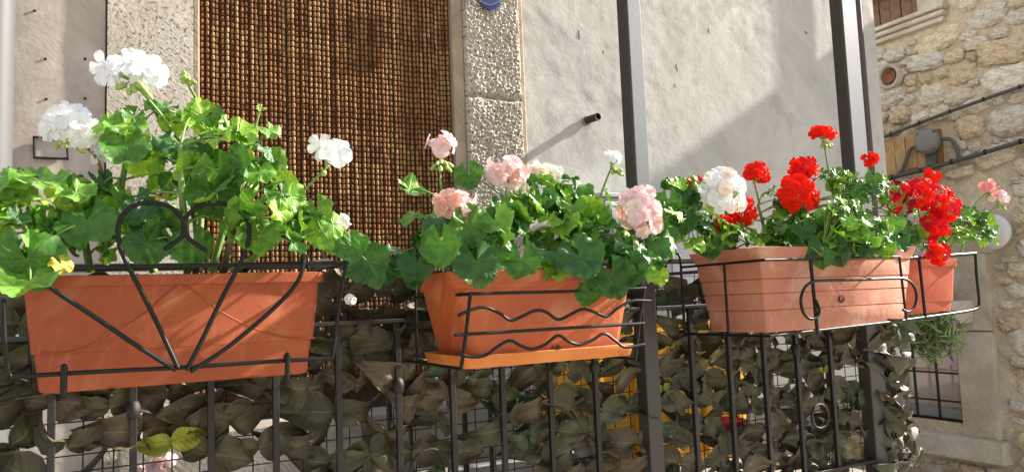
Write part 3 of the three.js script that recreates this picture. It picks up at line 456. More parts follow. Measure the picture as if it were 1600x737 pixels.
// ------------------------------------------------------------------ artificial leaf screens
{
  const pairGeo = (v) => {
    const R = rng(300 + v), pos = [], uv = [], idx = [], nu = 10, nv = 6; let off = 0;
    for (const sgn of [-1, 1]) {
      const len = 0.066 * (0.8 + 0.4 * R()), wid = 0.044 * (0.7 + 0.5 * R()), ben = -0.03 * (0.1 + 1.2 * R()), fold = 0.034 * (R() - 0.3), tw = (R() - 0.5) * 1.5, up = (R() - 0.5) * 0.6;
      for (let i = 0; i <= nu; i++) for (let j = 0; j <= nv; j++) {
        const a = i / nu, b = j / nv * 2 - 1, w = wid * 0.5 * Math.pow(Math.sin(Math.PI * Math.pow(a * 0.985 + 0.015, 0.62)), 0.85) * (1 + 0.12 * noise(a * 5, b * 2, v)) + 0.003 * (1 - a);
        let y = b * w, x = a * len, z = ben * a * a * 2 + 0.012 + fold * (b * b) * Math.sin(Math.PI * a) + 0.0012 * Math.sin(a * 30 - Math.abs(b) * 7) * (1 - 0.3 * a) * Math.abs(b) + 0.018 * noise(a * 1.8 + v * 3, b * 1.1, sgn);
        const c = Math.cos(tw * a), s = Math.sin(tw * a); [y, z] = [y * c - z * s, y * s + z * c];
        const cu = Math.cos(up), su = Math.sin(up); [x, y] = [x * cu - y * su, x * su + y * cu];
        pos.push(sgn * x, y, z); uv.push(0.5 + sgn * a * 0.5, 0.5 + b * 0.5);
      }
      for (let i = 0; i < nu; i++) for (let j = 0; j < nv; j++) { const a = off + i * (nv + 1) + j, b = a + 1, c = a + nv + 1, d = c + 1; sgn > 0 ? idx.push(a, c, d, a, d, b) : idx.push(a, d, c, a, b, d); }
      off += (nu + 1) * (nv + 1);
    }
    const g = new THREE.BufferGeometry(); g.setAttribute('position', new THREE.Float32BufferAttribute(pos, 3)); g.setAttribute('uv', new THREE.Float32BufferAttribute(uv, 2)); g.setIndex(idx); g.computeVertexNormals(); return g;
  };
  const geos = Array.from({ length: 10 }, (_, v) => pairGeo(v));
  const mat = (a, b, s) => std({ roughness: 0.62, transmission: 0.12, thickness: 0, map: tex(256, (u, v) => { const x = Math.abs(u - 0.5) * 2, y = Math.abs(v - 0.5) * 2; const rib = sstep(0.22, 0, Math.abs(((x * 7 - y * 1.6) % 1 + 1) % 1 - 0.5)) * 0.1; let c = mix3(a, b, clamp(0.5 + 1.4 * fbm(u * 4, v * 4, s, 4))); c = mix3(c, a.map(q => q * 0.6), rib); return mix3(c, b.map(q => q * 1.15), sstep(0.06, 0.02, y)); }), bumpMap: tex(128, (u, v) => { const x = Math.abs(u - 0.5) * 2, y = Math.abs(v - 0.5) * 2; const n = 0.5 + 0.5 * Math.sin((x * 7 - y * 1.6) * Math.PI * 2); return [n, n, n]; }, { srgb: false }), bumpScale: 0.0005 });
  const mats = [mat(rgb(70, 66, 47), rgb(94, 89, 63), 1), mat(rgb(66, 66, 46), rgb(88, 88, 60), 2), mat(rgb(76, 67, 49), rgb(104, 92, 69), 3), mat(rgb(52, 66, 42), rgb(74, 90, 56), 4), mat(rgb(110, 100, 66), rgb(148, 138, 92), 5)];
  const lime = mat(rgb(128, 138, 38), rgb(160, 166, 56), 6);
  const screen = (name, label, x0, x1, y0, y1, z, seed, special, turn = 0, origin, step = 0.086) => {
    const R = rng(seed), t = thing(name, label, 'leaf screen', origin || V((x0 + x1) / 2, y0, z), 'artificial leaf screens on the railing'); t.rotation.y = turn;
    const ox = origin ? 0 : (x0 + x1) / 2, oy = y0;
    const w = []; for (let x = x0 + 0.02; x < x1; x += 0.0465) w.push(rod(V(x - ox, 0, 0), V(x - ox + 0.002, y1 - y0, 0), 0.0013, 5));
    for (let y = 0.01; y < y1 - y0; y += 0.028) w.push(rod(V(x0 - ox, y, 0.001), V(x1 - ox, y + 0.002, 0.001), 0.0012, 5));
    part(t, 'wire_grid', merge(w), M.screenWire, true).userData.kind = 'stuff';
    let row = 0, n = 0;
    for (let y = y1 - 0.03; y > y0 + 0.01; y -= 0.049, row++) for (let x = x0 + (row % 2) * step / 2 + 0.01; x < x1 - 0.01; x += step) {
      if (R() < (x0 > 1 ? 0.06 : row > 3 ? 0.22 : 0.04)) continue;
      const m = new THREE.Mesh(geos[Math.floor(R() * 10)], mats[Math.min(4, Math.floor(R() * R() * 4.2 + R() * 1.2))]); m.name = 'leaf_pair';
      m.position.set(x - ox + (R() - 0.5) * 0.022, y - oy + (R() - 0.5) * 0.016, 0.006 + (R() - 0.35) * 0.016); m.rotation.set((R() - 0.5) * 1.2 + 0.15, (R() - 0.5) * 0.9, (R() - 0.5) * 1.0); const s = 1.1 + 0.4 * R(); m.scale.set(s, s, s);
      t.add(m); n++;
    }
    for (const [px, py, sc] of special) { const p = P(px, py, z + 0.025), m = new THREE.Mesh(geos[4], lime); m.name = 'leaf_pair'; m.userData.label = 'lime green leaf pair'; m.position.set(p.x - ox, p.y - oy, 0.026); m.scale.set(sc * 1.1, sc * 0.9, sc); m.rotation.z = 0.12; t.add(m); }
  };
  screen('leaf_screen', 'olive brown artificial leaf screen under the left two planters', -0.62, 1.13, EYE - 0.55, EYE + 0.075, ZR - 0.058, 51, [[266, 690, 1.0]]);
  screen('leaf_screen', 'artificial leaf screen between the two steel posts under the weathered planter', 1.19, 1.965, EYE - 0.55, EYE + 0.06, ZR - 0.058, 52, [[1033, 606, 0.5], [1284, 578, 0.55]]);
  screen('leaf_screen', 'narrow sunlit strip of leaf screen wrapped past the corner post', 2.005, 2.1, EYE - 0.55, EYE + 0.0, ZR - 0.02, 53, [], 0, undefined, 0.036);
}

// ------------------------------------------------------------------ planters
function planterThing(name, label, cx, cz, y0) { return thing(name, label, 'planter', V(cx, EYE + y0, cz), 'flower boxes hung on the railing'); }
const GR = 'flower boxes hung on the railing';
// box 1: smooth orange, raised swag on its front
{
  const t = planterThing('flower_box', 'smooth orange terracotta planter with a raised swag line, leftmost', 0.095, -1.305, -0.1);
  const bot = { hw: 0.182, hd: 0.094 }, top = { hw: 0.2, hd: 0.1 };
  const y = k => 0.16 * k, hw = k => lerp(bot.hw, top.hw, k), hd = k => lerp(bot.hd, top.hd, k);
  part(t, 'body', loft([[0, hw(0) - 0.004, hd(0) - 0.004, 0.012], [0.003, hw(0), hd(0), 0.014], [y(0.33), hw(0.33), hd(0.33), 0.016], [y(0.335), hw(0.335) + 0.0035, hd(0.335) + 0.002, 0.016], [y(0.9), hw(0.9) + 0.003, hd(0.9) + 0.002, 0.018], [y(0.905), hw(1) + 0.008, hd(1) + 0.006, 0.02], [y(1) - 0.001, hw(1) + 0.009, hd(1) + 0.007, 0.02], [y(1), hw(1) + 0.007, hd(1) + 0.005, 0.02], [y(1), hw(1) - 0.002, hd(1) - 0.002, 0.018], [y(0.6), hw(0.7) - 0.006, hd(0.7) - 0.006, 0.018]]), M.clay1, true);
  part(t, 'soil', loft([[y(0.7), hw(0.7) - 0.004, hd(0.7) - 0.004, 0.012], [y(0.86), hw(0.8) - 0.002, hd(0.8) - 0.002, 0.012]], 4, true), M.soil, true);
  const pts = [[62, 553], [110, 549], [160, 531], [215, 498], [256, 462], [280, 443], [300, 453], [345, 487], [400, 514], [448, 527], [492, 528]];
  const zz = yy => { const k = (yy - (EYE - 0.1)) / 0.16; return -1.305 + lerp(bot.hd, top.hd, k) + 0.0022; };
  const q = pts.map(([a, b]) => { let p = P(a, b, -1.21); for (let i = 0; i < 3; i++) p = P(a, b, zz(p.y)); return p; });
  const c1 = new THREE.CatmullRomCurve3(q.slice(0, 6)), c2 = new THREE.CatmullRomCurve3(q.slice(5));
  part(t, 'moulding', merge([new THREE.TubeGeometry(c1, 40, 0.0016, 6), new THREE.TubeGeometry(c2, 40, 0.0016, 6)]), M.clay1);
}
// box 2: warm terracotta with a saucer
{
  const t = planterThing('flower_box', 'terracotta planter on an orange saucer, second from the left', 0.732, -1.305, -0.115);
  const hw = k => lerp(0.163, 0.199, k), hd = k => lerp(0.08, 0.096, k), y = k => 0.012 + 0.16 * k;
  part(t, 'body', loft([[y(0), hw(0), hd(0), 0.016], [y(0.8), hw(0.8), hd(0.8), 0.022], [y(0.805), hw(0.8) + 0.003, hd(0.8) + 0.003, 0.022], [y(0.86), hw(0.9) + 0.004, hd(0.9) + 0.004, 0.023], [y(0.865), hw(1) + 0.008, hd(1) + 0.007, 0.025], [y(1), hw(1) + 0.01, hd(1) + 0.009, 0.025], [y(1.005), hw(1) + 0.008, hd(1) + 0.007, 0.025], [y(1.005), hw(1), hd(1), 0.022], [y(0.6), hw(0.6) - 0.006, hd(0.6) - 0.006, 0.02]]), M.clay2, true);
  part(t, 'soil', loft([[y(0.7), hw(0.7) - 0.004, hd(0.7) - 0.004, 0.014], [y(0.9), hw(0.86) - 0.002, hd(0.86) - 0.002, 0.014]], 4, true), M.soil, true);
  part(t, 'saucer', loft([[0, 0.182, 0.092, 0.014], [0.002, 0.184, 0.094, 0.016], [0.022, 0.19, 0.099, 0.018], [0.023, 0.189, 0.098, 0.018], [0.022, 0.186, 0.095, 0.016], [0.008, 0.181, 0.09, 0.014]]), M.saucer, true);
  const p = P(869, 545, -1.2235); const d = new THREE.CylinderGeometry(0.0095, 0.0095, 0.006, 20).rotateX(Math.PI / 2 - 0.14).translate(p.x, p.y, p.z); part(t, 'drain_hole', d, std({ color: lin(0.16, 0.035, 0.015), roughness: 0.9 }));
}
// box 3: weathered, stepped horizontal bands
{
  const cx = 1.535, cz = -1.305, t = planterThing('flower_box', 'weathered pinkish terracotta planter with horizontal bands beside the corner post', cx, cz, -0.091);
  const hw = k => lerp(0.243, 0.262, k), hd = k => lerp(0.088, 0.1, k), y = k => 0.19 * k, s = [[0, hw(0) - 0.003, hd(0) - 0.003, 0.005], [0.003, hw(0), hd(0), 0.0035]];
  for (const [a, o] of [[0.26, 0.0], [0.46, 0.0018], [0.63, 0.0036], [0.84, 0.0054]]) { s.push([y(a) - 0.0012, hw(a) + o, hd(a) + o, 0.0035], [y(a) - 0.0008, hw(a) + o - 0.0022, hd(a) + o - 0.0022, 0.0035], [y(a) + 0.0008, hw(a) + o - 0.0022, hd(a) + o - 0.0022, 0.0035], [y(a) + 0.0012, hw(a) + o + 0.0018, hd(a) + o + 0.0018, 0.0035]); }
  s.push([y(0.845), hw(1) + 0.006, hd(1) + 0.006, 0.009], [y(0.95), hw(1) + 0.016, hd(1) + 0.014, 0.011], [y(1), hw(1) + 0.018, hd(1) + 0.016, 0.011], [y(1.005), hw(1) + 0.014, hd(1) + 0.012, 0.011], [y(1), hw(1) + 0.004, hd(1) + 0.002, 0.018], [y(0.6), hw(0.6) - 0.006, hd(0.6) - 0.006, 0.016]);
  part(t, 'body', loft(s), M.clay3, true);
  part(t, 'soil', loft([[y(0.7), hw(0.7) - 0.004, hd(0.7) - 0.004, 0.012], [y(0.9), hw(0.86) - 0.002, hd(0.86) - 0.002, 0.012]], 4, true), M.soil, true);
  const p = P(1315, 467, -1.2095); part(t, 'drain_hole', new THREE.CylinderGeometry(0.009, 0.009, 0.008, 16).rotateX(Math.PI / 2 - 0.1).translate(p.x, p.y, p.z), std({ color: lin(0.12, 0.03, 0.02), roughness: 0.9 }));
}
// box 4: on the return of the railing, its short end towards us
{
  const cx = 2.212, cz = -1.67, t = planterThing('flower_box', 'small smooth orange planter hung round the corner, rightmost', cx, cz, -0.085);
  const hw = k => lerp(0.14, 0.156, k), hd = k => lerp(0.235, 0.25, k), y = k => 0.165 * k;
  part(t, 'body', loft([[0, hw(0), hd(0), 0.03], [y(0.2), hw(0.2), hd(0.2), 0.032], [y(0.205), hw(0.2) + 0.003, hd(0.2) + 0.003, 0.032], [y(0.86), hw(0.86) + 0.002, hd(0.86) + 0.002, 0.034], [y(0.865), hw(1) + 0.006, hd(1) + 0.006, 0.036], [y(1), hw(1) + 0.008, hd(1) + 0.008, 0.036], [y(1.005), hw(1) + 0.004, hd(1) + 0.004, 0.036], [y(1), hw(1) - 0.002, hd(1) - 0.002, 0.03], [y(0.6), hw(0.6) - 0.006, hd(0.6) - 0.006, 0.03]]), M.clay4, true);
  part(t, 'soil', loft([[y(0.7), hw(0.7) - 0.004, hd(0.7) - 0.004, 0.02], [y(0.88), hw(0.86) - 0.002, hd(0.86) - 0.002, 0.02]], 4, true), M.soil, true);
}
// ------------------------------------------------------------------ wire racks
const WR = 0.0031;
function rack(label, ref) { return thing('wire_rack', label, 'planter holder', ref.clone(), 'black wire racks holding the flower boxes'); }
{
  const z = -1.166, t = rack('black wire rack with a heart shaped fan of rods on the leftmost planter', P(285, 580, z)), bk = ZR + 0.012;
  const p = (n, pts, r = WR, zz = z) => part(t, n, pxTube(pts, zz, r), M.wire);
  p('front_rod', [[14, 589], [140, 581], [280, 574], [400, 566], [518, 559]]);
  p('top_rod', [[-12, 423], [100, 419], [300, 415], [543, 410]], WR, z);
  p('side_rod', [[541, 410], [536, 435], [528, 490], [521, 545], [518, 559]]); p('side_rod', [[4, 470], [6, 530], [12, 580], [17, 590]]);
  for (const [x, y] of [[543, 410], [518, 559], [14, 589], [-12, 423]]) { const a = P(x, y, z); part(t, 'side_rod', rod(a, V(a.x, a.y, bk), WR), M.wire); }
  for (const x of [P(543, 410, z).x, P(14, 589, z).x]) part(t, 'hanger', tube([V(x, EYE - 0.105, bk), V(x, EYE + 0.06, bk), V(x, yTop + 0.014, bk - 0.006), V(x, yTop + 0.014, bk - 0.05), V(x, yTop - 0.02, bk - 0.062)], WR, 24), M.wire);
  const sc = (pts) => part(t, 'scroll', pxTube(pts, z + 0.004, 0.0033, 8, 70), M.wire);
  sc([[272, 577], [210, 538], [150, 497], [88, 456], [58, 432], [50, 405], [64, 385], [84, 380]]);
  sc([[277, 574], [252, 520], [225, 465], [193, 402], [184, 372], [186, 345], [200, 326], [222, 317], [246, 317], [268, 325], [284, 342], [288, 358], [280, 373], [258, 388]]);
  sc([[292, 576], [318, 525], [345, 468], [378, 404], [388, 374], [387, 348], [375, 330], [352, 319], [330, 317], [308, 323], [291, 338], [286, 356], [296, 374], [319, 390]]);
  sc([[299, 579], [350, 546], [400, 506], [444, 465], [467, 435], [473, 408], [468, 385], [455, 373], [436, 370]]);
  for (const [x, y] of [[99, 580], [449, 560]]) { const a = P(x, y, z + 0.006), b = P(x - 1, y + 34, z + 0.004); part(t, 'clip', tube([V(a.x, a.y + 0.002, a.z - 0.012), V(a.x, a.y + 0.006, a.z), a, b, V(b.x, b.y - 0.004, b.z - 0.012)], 0.0042, 24), M.wire); }
  const yb = P(280, 608, z).y - 0.004; for (const x of [0.0, 0.19]) part(t, 'floor_rod', rod(V(x, EYE - 0.1055, z), V(x, EYE - 0.1055, bk), WR), M.wire);
}
{
  const z = -1.172, t = rack('black wire rack with two wavy rods on the saucer planter', P(860, 560, z)), bk = ZR + 0.012;
  const p = (n, pts, r = 0.003, zz = z) => part(t, n, pxTube(pts, zz, r), M.wire);
  p('top_rod', [[735, 459], [800, 457], [890, 455], [1008, 450]]);
  p('side_rod', [[735, 458], [731, 495], [725, 545], [720, 576]], 0.0034); p('side_rod', [[1007, 450], [1000, 495], [993, 560]], 0.0034);
  p('wavy_rod', [[717, 492], [738, 483], [758, 480], [780, 489], [798, 500], [818, 493], [836, 485], [853, 487], [872, 499], [890, 492], [910, 483], [928, 487], [948, 494], [966, 481], [988, 470], [1016, 470]], 0.003, z + 0.005);
  p('middle_rod', [[711, 523], [860, 514], [1006, 505]], 0.003, z + 0.005);
  p('wavy_rod', [[713, 551], [734, 557], [758, 555], [778, 541], [797, 532], [814, 540], [832, 545], [852, 538], [872, 524], [888, 533], [906, 538], [926, 531], [944, 521], [960, 531], [977, 542], [1006, 538]], 0.003, z + 0.005);
  for (const [x, y] of [[735, 459], [1007, 450], [720, 576], [993, 560]]) { const a = P(x, y, z); part(t, 'side_rod', rod(a, V(a.x, a.y, bk), 0.003), M.wire); }
  for (const x of [P(735, 458, z).x, P(1007, 450, z).x]) part(t, 'hanger', tube([V(x, P(720, 576, z).y, bk), V(x, EYE + 0.05, bk), V(x, yTop + 0.014, bk - 0.006), V(x, yTop + 0.014, bk - 0.05), V(x, yTop - 0.02, bk - 0.062)], 0.003, 24), M.wire);
}
{
  const z = -1.168, t = rack('black wire rack with a ringed scroll rod on the weathered planter', P(1300, 510, z)), bk = ZR + 0.012;
  const a = P(1195, 406, z), b = P(1406, 401, z), c = P(1190, 526, z), d = P(1417, 500, z); c.x = a.x;
  const m = (n, g) => part(t, n, g, M.wire);
  m('top_rod', rod(a, b, WR)); m('bottom_rod', rod(c, d, WR));
  for (const q of [a, b, c, d]) m('side_rod', rod(q, V(q.x, q.y, bk), WR));
  m('side_rod', tube([b, d], WR)); m('upright', pxTube([[1267, 404], [1278, 519]], z, 0.0042));
  m('side_rod', rod(V(a.x, a.y, -1.29), V(c.x, c.y, -1.29), WR)); m('side_rod', rod(V(a.x, a.y, bk), V(c.x, c.y, bk), WR));
  m('hanger', tube([V(a.x, EYE + 0.05, bk), V(a.x, yTop + 0.014, bk - 0.006), V(a.x, yTop + 0.014, bk - 0.05), V(a.x, yTop - 0.02, bk - 0.06)], WR)); m('hanger', tube([V(b.x, EYE + 0.05, bk), V(b.x, yTop + 0.014, bk - 0.006), V(b.x, yTop + 0.014, bk - 0.05), V(b.x, yTop - 0.02, bk - 0.06)], WR));
  m('scroll', pxTube([[1276, 470], [1281, 484], [1277, 495], [1266, 498], [1256, 488], [1252, 469], [1257, 451], [1268, 441], [1285, 438], [1340, 437], [1395, 435], [1415, 436], [1428, 446], [1433, 463], [1429, 480], [1420, 487], [1412, 484]], z + 0.006, 0.0034, 8, 120));
}
{
  const z = -1.375, t = rack('black wire rack of the small planter round the corner', P(1470, 490, z));
  const q = [[1412, 404], [1525, 396], [1531, 480], [1500, 488], [1414, 500]].map(([x, y]) => P(x, y, z));
  const m = (n, g) => part(t, n, g, M.wire);
  m('top_rod', rod(q[0], q[1], 0.0055)); m('side_rod', tube([q[1], P(1527, 430, z), P(1531, 472, z), P(1527, 482, z), q[3], q[4]], 0.0045, 40, 8, 0.4));
  m('upright', pxTube([[1437, 406], [1442, 450], [1447, 497]], z, 0.0045));
  const zb = -1.94; for (const k of [q[0], q[1], q[3], q[4]]) m('side_rod', rod(k, V(k.x, k.y, zb), 0.004)); m('back_rod', rod(V(q[1].x, q[1].y, zb), V(q[3].x + 0.02, q[3].y, zb), 0.004));
}

// ------------------------------------------------------------------ geraniums
function leafGeo(v) {
  const R = rng(700 + v), n = 54, rings = 6, pos = [0, 0, 0], uv = [0.5, 0.5], idx = [], gap = 0.32 + 0.25 * R(), cup = 0.55 * (R() - 0.35), wav = 0.07 + 0.12 * R(), droop = 0.4 * R(), ph = R() * 6, fold = 0.3 * (R() - 0.2);
  for (let k = 1; k <= rings; k++) for (let i = 0; i <= n; i++) {
    const f = i / n * 2 - 1, th = f * (Math.PI - gap * (1 - 0.35 * k / rings)), r1 = k / rings;
    const lobe = 1 - 0.11 * Math.pow(Math.abs(Math.sin(th * 2.0)), 1.4) * 0.9 - 0.075 * Math.pow(Math.abs(Math.sin(th * 9 + ph * 0.1)), 0.8);
    const r = r1 * (0.86 + 0.14 * Math.cos(th * 0.5)) * lerp(1, lobe, Math.pow(r1, 2));
    const x = r * Math.sin(th), y = r * Math.cos(th) * 0.97;
    let z = cup * r * r + wav * r * r * Math.cos(th * 5 + ph) + 0.05 * r * Math.cos(th * 8 + ph) * r1 + 0.34 * r1 * r1 * noise(x * 1.7 + v * 5, y * 1.7, ph) - droop * Math.max(0, y) * r + fold * Math.abs(x) * 0.6 + 0.1 * r1 * r1 * r1 * noise(x * 6, y * 6, v) + 0.05 * Math.pow(r1, 5) * Math.sin(th * 9 + ph * 0.1 + 0.8) * (0.4 + noise(th * 2, v, 1));
    pos.push(x, y, z); uv.push(0.5 + x * 0.49, 0.5 + y * 0.49);
  }
  const at = (k, i) => k === 0 ? 0 : 1 + (k - 1) * (n + 1) + i;
  for (let k = 0; k < rings; k++) for (let i = 0; i < n; i++) { if (k === 0) idx.push(0, at(1, i + 1), at(1, i)); else idx.push(at(k, i), at(k, i + 1), at(k + 1, i + 1), at(k, i), at(k + 1, i + 1), at(k + 1, i)); }
  const g = new THREE.BufferGeometry(); g.setAttribute('position', new THREE.Float32BufferAttribute(pos, 3)); g.setAttribute('uv', new THREE.Float32BufferAttribute(uv, 2)); g.setIndex(idx); g.computeVertexNormals(); return g;
}
const LEAVES = Array.from({ length: 12 }, (_, v) => leafGeo(v));
function floretGeo(v, open, wide = 0.42) {
  const R = rng(800 + v), pos = [], uv = [], idx = []; let off = 0; const nu = 6, nv = 6;
  for (let p = 0; p < 5; p++) {
    const a0 = p / 5 * Math.PI * 2 + (R() - 0.5) * 0.25, L = 0.92 + 0.16 * R(), Wd = wide + 0.1 * R(), lift = open * (0.75 + 0.5 * R()), tw = (R() - 0.5) * 0.5;
    for (let i = 0; i <= nu; i++) for (let j = 0; j <= nv; j++) {
      const s = i / nu, b = j / nv * 2 - 1, w = Wd * Math.pow(Math.sin(Math.PI * (0.06 + 0.62 * Math.pow(s, 1.15))), 1.0) * (s > 0.8 ? Math.sqrt(Math.max(0.02, 1 - Math.pow((s - 0.8) / 0.2, 2) * 0.9)) : 1);
      const rr = s * L, y = b * w, z = Math.sin(s * 1.9) * 0.5 * lift + 0.12 * b * b * s - 0.22 * s * s * s * (1 - lift) + 0.13 * s * noise(s * 3 + p * 2, b * 2.2, v) + tw * b * w * s * 0.5;
      pos.push(rr * Math.cos(a0) - y * Math.sin(a0), rr * Math.sin(a0) + y * Math.cos(a0), z); uv.push(j / nv, s);
    }
    for (let i = 0; i < nu; i++) for (let j = 0; j < nv; j++) { const a = off + i * (nv + 1) + j, b = a + 1, c = a + nv + 1, d = c + 1; idx.push(a, c, d, a, d, b); }
    off += (nu + 1) * (nv + 1);
  }
  const g = new THREE.BufferGeometry(); g.setAttribute('position', new THREE.Float32BufferAttribute(pos, 3)); g.setAttribute('uv', new THREE.Float32BufferAttribute(uv, 2)); g.setIndex(idx); g.computeVertexNormals(); return g;
}
const FLORETS = [0.28, 0.4, 0.55, 0.75, 0.2, 0.45].map((o, v) => floretGeo(v, o));
const LOOSE = [0.3, 0.18, 0.4].map((o, v) => floretGeo(v + 20, o, 0.3));
const basisQ = (n, t) => { const z = n.clone().normalize(), x = t.clone().cross(z).normalize(), y = z.clone().cross(x).normalize(); return new THREE.Quaternion().setFromRotationMatrix(new THREE.Matrix4().makeBasis(x, y, z)); };
const CAM = V(0, EYE, 0);
// heads: [px, py, z, width px, height px, material, floret radius m, count, {stemTo:[px,py,z], buds}]
function geranium(label, base, o) {
  const R = rng(o.seed), t = thing('geranium', label, 'flower', base, 'geraniums in the flower boxes');
  const nodes = [], pet = [];
  for (const s of o.stems) { const pts = s.p.map(q => P(...q)); part(t, 'stem', taper(pts, s.r[0], s.r[1]), s.woody ? M.woodStem : M.stem); const c = new THREE.CatmullRomCurve3(pts); for (let i = 1; i <= 6; i++) nodes.push(c.getPointAt(i / 6)); }
  const addLeaf = (p, n, tip, r, mi) => {
    const m = new THREE.Mesh(LEAVES[Math.floor(R() * LEAVES.length)], M.leaf[mi]); m.name = 'leaf';
    m.position.copy(p).sub(base); m.quaternion.copy(basisQ(n, tip)); m.scale.setScalar(r); t.add(m);
    let best = null, bd = 9; for (const q of nodes) { const d = q.distanceTo(p) + Math.max(0, q.y - p.y) * 0.6; if (d < bd && d > r * 0.5) { bd = d; best = q; } }
    if (best && bd < 0.22) { const mid = best.clone().lerp(p, 0.6).add(V((R() - 0.5) * 0.012, 0.006, (R() - 0.5) * 0.012)); const e = p.clone().addScaledVector(n, -0.004); pet.push(taper([best, mid, e], 0.0021, 0.0013, 5, 8)); }
  };
  const pick = w => { let q = R() * w.reduce((a, b) => a + b), i = 0; while ((q -= w[i]) > 0 && i < w.length - 1) i++; return i; };
  for (const [px, py, z, rpx, mi, tilt, roll] of o.leaves || []) {
    const p = P(px, py, z), k = rpx / pxPerM(p), to = CAM.clone().sub(p).normalize(), n = to.clone().multiplyScalar(0.8).add(V(0.45 * Math.sin(roll) + (R() - 0.5) * 0.9, tilt + 0.1 + (R() - 0.5) * 0.5, 0)).normalize(); addLeaf(p, n, V(Math.sin(roll), -Math.cos(roll), 0.15), k, mi);
  }
  const tot = o.blobs.reduce((a, b) => a + b[3] * b[4], 0);
  for (const [px, py, z, rx, ry, rz] of o.blobs) {
    const c = P(px, py, z), k = 1 / pxPerM(c), n0 = Math.round(o.count * rx * ry / tot);
    for (let i = 0; i < n0; i++) {
      const d = V(R() * 2 - 1, R() * 1.75 - 0.75, R() * 2 - 0.72).normalize(), q = Math.pow(R(), 0.4);
      const p = c.clone().add(V(d.x * rx * k * q, d.y * ry * k * q, d.z * rz * q));
      const r = lerp(o.r[0], o.r[1], R()) * (d.y > 0.5 ? 0.85 : 1);
      const n = d.clone().multiplyScalar(0.75).add(V(0.25, 0.55, 0.25)).add(V(R() - 0.5, R() - 0.5, R() - 0.5).multiplyScalar(1.7)).normalize();
      const tip = V(d.x + (R() - 0.5), -0.55 + (R() - 0.5) * 0.9, d.z + 0.4 * (R() - 0.5));
      addLeaf(p, n, tip, r, pick(o.w));
    }
  }
  for (const h of o.heads) {
    const [px, py, z, w, hh, mats, fr, cnt, e = {}] = h, c = P(px, py, z), k = 1 / pxPerM(c), ax = w * k / 2 - fr * 0.55, ay = hh * k / 2 - fr * 0.55, gs = [];
    const root = c.clone().add(V(0, -ay * (e.drop ?? 0.75), -0.004)); const L = e.face || 0.5;
    const head = new THREE.Group();
    const fl = [];
    for (let i = 0; i < cnt; i++) {
      const ga = i * 2.39996 + R() * 0.4, yy = 1 - (i + 0.5) / cnt * (e.full ? 1.75 : 1.3), rr = Math.sqrt(Math.max(0, 1 - yy * yy));
      const d = V(rr * Math.cos(ga), yy, rr * Math.sin(ga)); if (d.z < -0.45) { d.z = -d.z * 0.7; d.normalize(); }
      const p = c.clone().add(V(d.x * ax, d.y * ay, d.z * Math.min(ax, Math.max(ay, 0.012)) * 0.9)).add(V(R() - 0.5, R() - 0.5, R() - 0.5).multiplyScalar(fr * 0.75));
      const n = d.clone().add(CAM.clone().sub(c).normalize().multiplyScalar(L)).add(V(R() - 0.5, R() - 0.5, R() - 0.5).multiplyScalar(0.95)).normalize();
      const m = new THREE.Mesh(e.loose ? LOOSE[Math.floor(R() * 3)] : FLORETS[Math.floor(R() * 6)], M[mats[Math.floor(R() * mats.length)]]); m.name = 'floret'; m.position.copy(p).addScaledVector(n, -fr * 0.2).sub(root); m.quaternion.copy(basisQ(n, V(R() - 0.5, R() - 0.5, R() - 0.5))); m.scale.setScalar(fr * (0.82 + 0.36 * R())); fl.push(m);
      gs.push(taper([root, root.clone().lerp(p, 0.55).add(V(0, 0.002, 0)), p.clone().addScaledVector(n, -fr * 0.2)], 0.0011, 0.001, 4, 5));
    }
    for (let i = 0; i < (e.buds || 0); i++) { const a = R() * 6.28, d = V(Math.cos(a), -0.5 - R() * 0.9, Math.abs(Math.sin(a)) + 0.2).normalize(), p = root.clone().addScaledVector(d, (0.012 + 0.016 * R()) * (e.bs || 1)); gs.push(taper([root, root.clone().lerp(p, 0.5).add(V(0, 0.002, 0)), p], 0.0011, 0.0011, 4, 4)); const b = new THREE.SphereGeometry((0.0042 + 0.0016 * R()) * (e.bs || 1), 8, 7).scale(0.8, 1.7, 0.8).applyQuaternion(new THREE.Quaternion().setFromUnitVectors(V(0, 1, 0), d)); gs.push(b.translate(p.x, p.y, p.z)); }
    gs.push(new THREE.SphereGeometry(0.0042, 8, 6).translate(root.x, root.y, root.z));
    const g = merge(gs).translate(-root.x, -root.y, -root.z), hm = new THREE.Mesh(g, M.bud); hm.name = 'flower_head'; hm.position.copy(root).sub(base); t.add(hm); for (const f of fl) hm.add(f);
    if (e.label) hm.userData.label = e.label;
    if (e.stem) { const s = e.stem.map(q => P(...q)); part(t, 'flower_stalk', taper([s[0], ...s.slice(1), root], 0.0027, 0.002, 6, 14), e.brown ? M.redStem : M.stem); }
  }
  for (const [px, py, z, size, cnt] of o.budClusters || []) {
    const c = P(px, py, z), gs = []; for (let i = 0; i < cnt; i++) { const d = V(R() * 2 - 1, R() * 1.4 - 0.3, R() * 2 - 0.6).normalize(), p = c.clone().addScaledVector(d, size * (0.5 + 0.6 * R())); gs.push(taper([c.clone().add(V(0, -size * 0.6, 0)), p], 0.0011, 0.001, 4, 3)); const b = new THREE.SphereGeometry(size * 0.3, 8, 7).scale(0.85, 1.5, 0.85).applyQuaternion(new THREE.Quaternion().setFromUnitVectors(V(0, 1, 0), d)); gs.push(b.translate(p.x, p.y, p.z)); }
    part(t, 'bud_cluster', merge(gs), M.bud);
    const q = nodes.slice().sort((a, b) => a.distanceTo(c) - b.distanceTo(c))[0]; part(t, 'flower_stalk', taper([q, q.clone().lerp(c, 0.5), c.clone().add(V(0, -size * 0.5, 0))], 0.0028, 0.002, 6, 8), M.stem);
  }
  if (pet.length) { const m = part(t, 'petiole', merge(pet), M.stem); m.userData.kind = 'stuff'; }
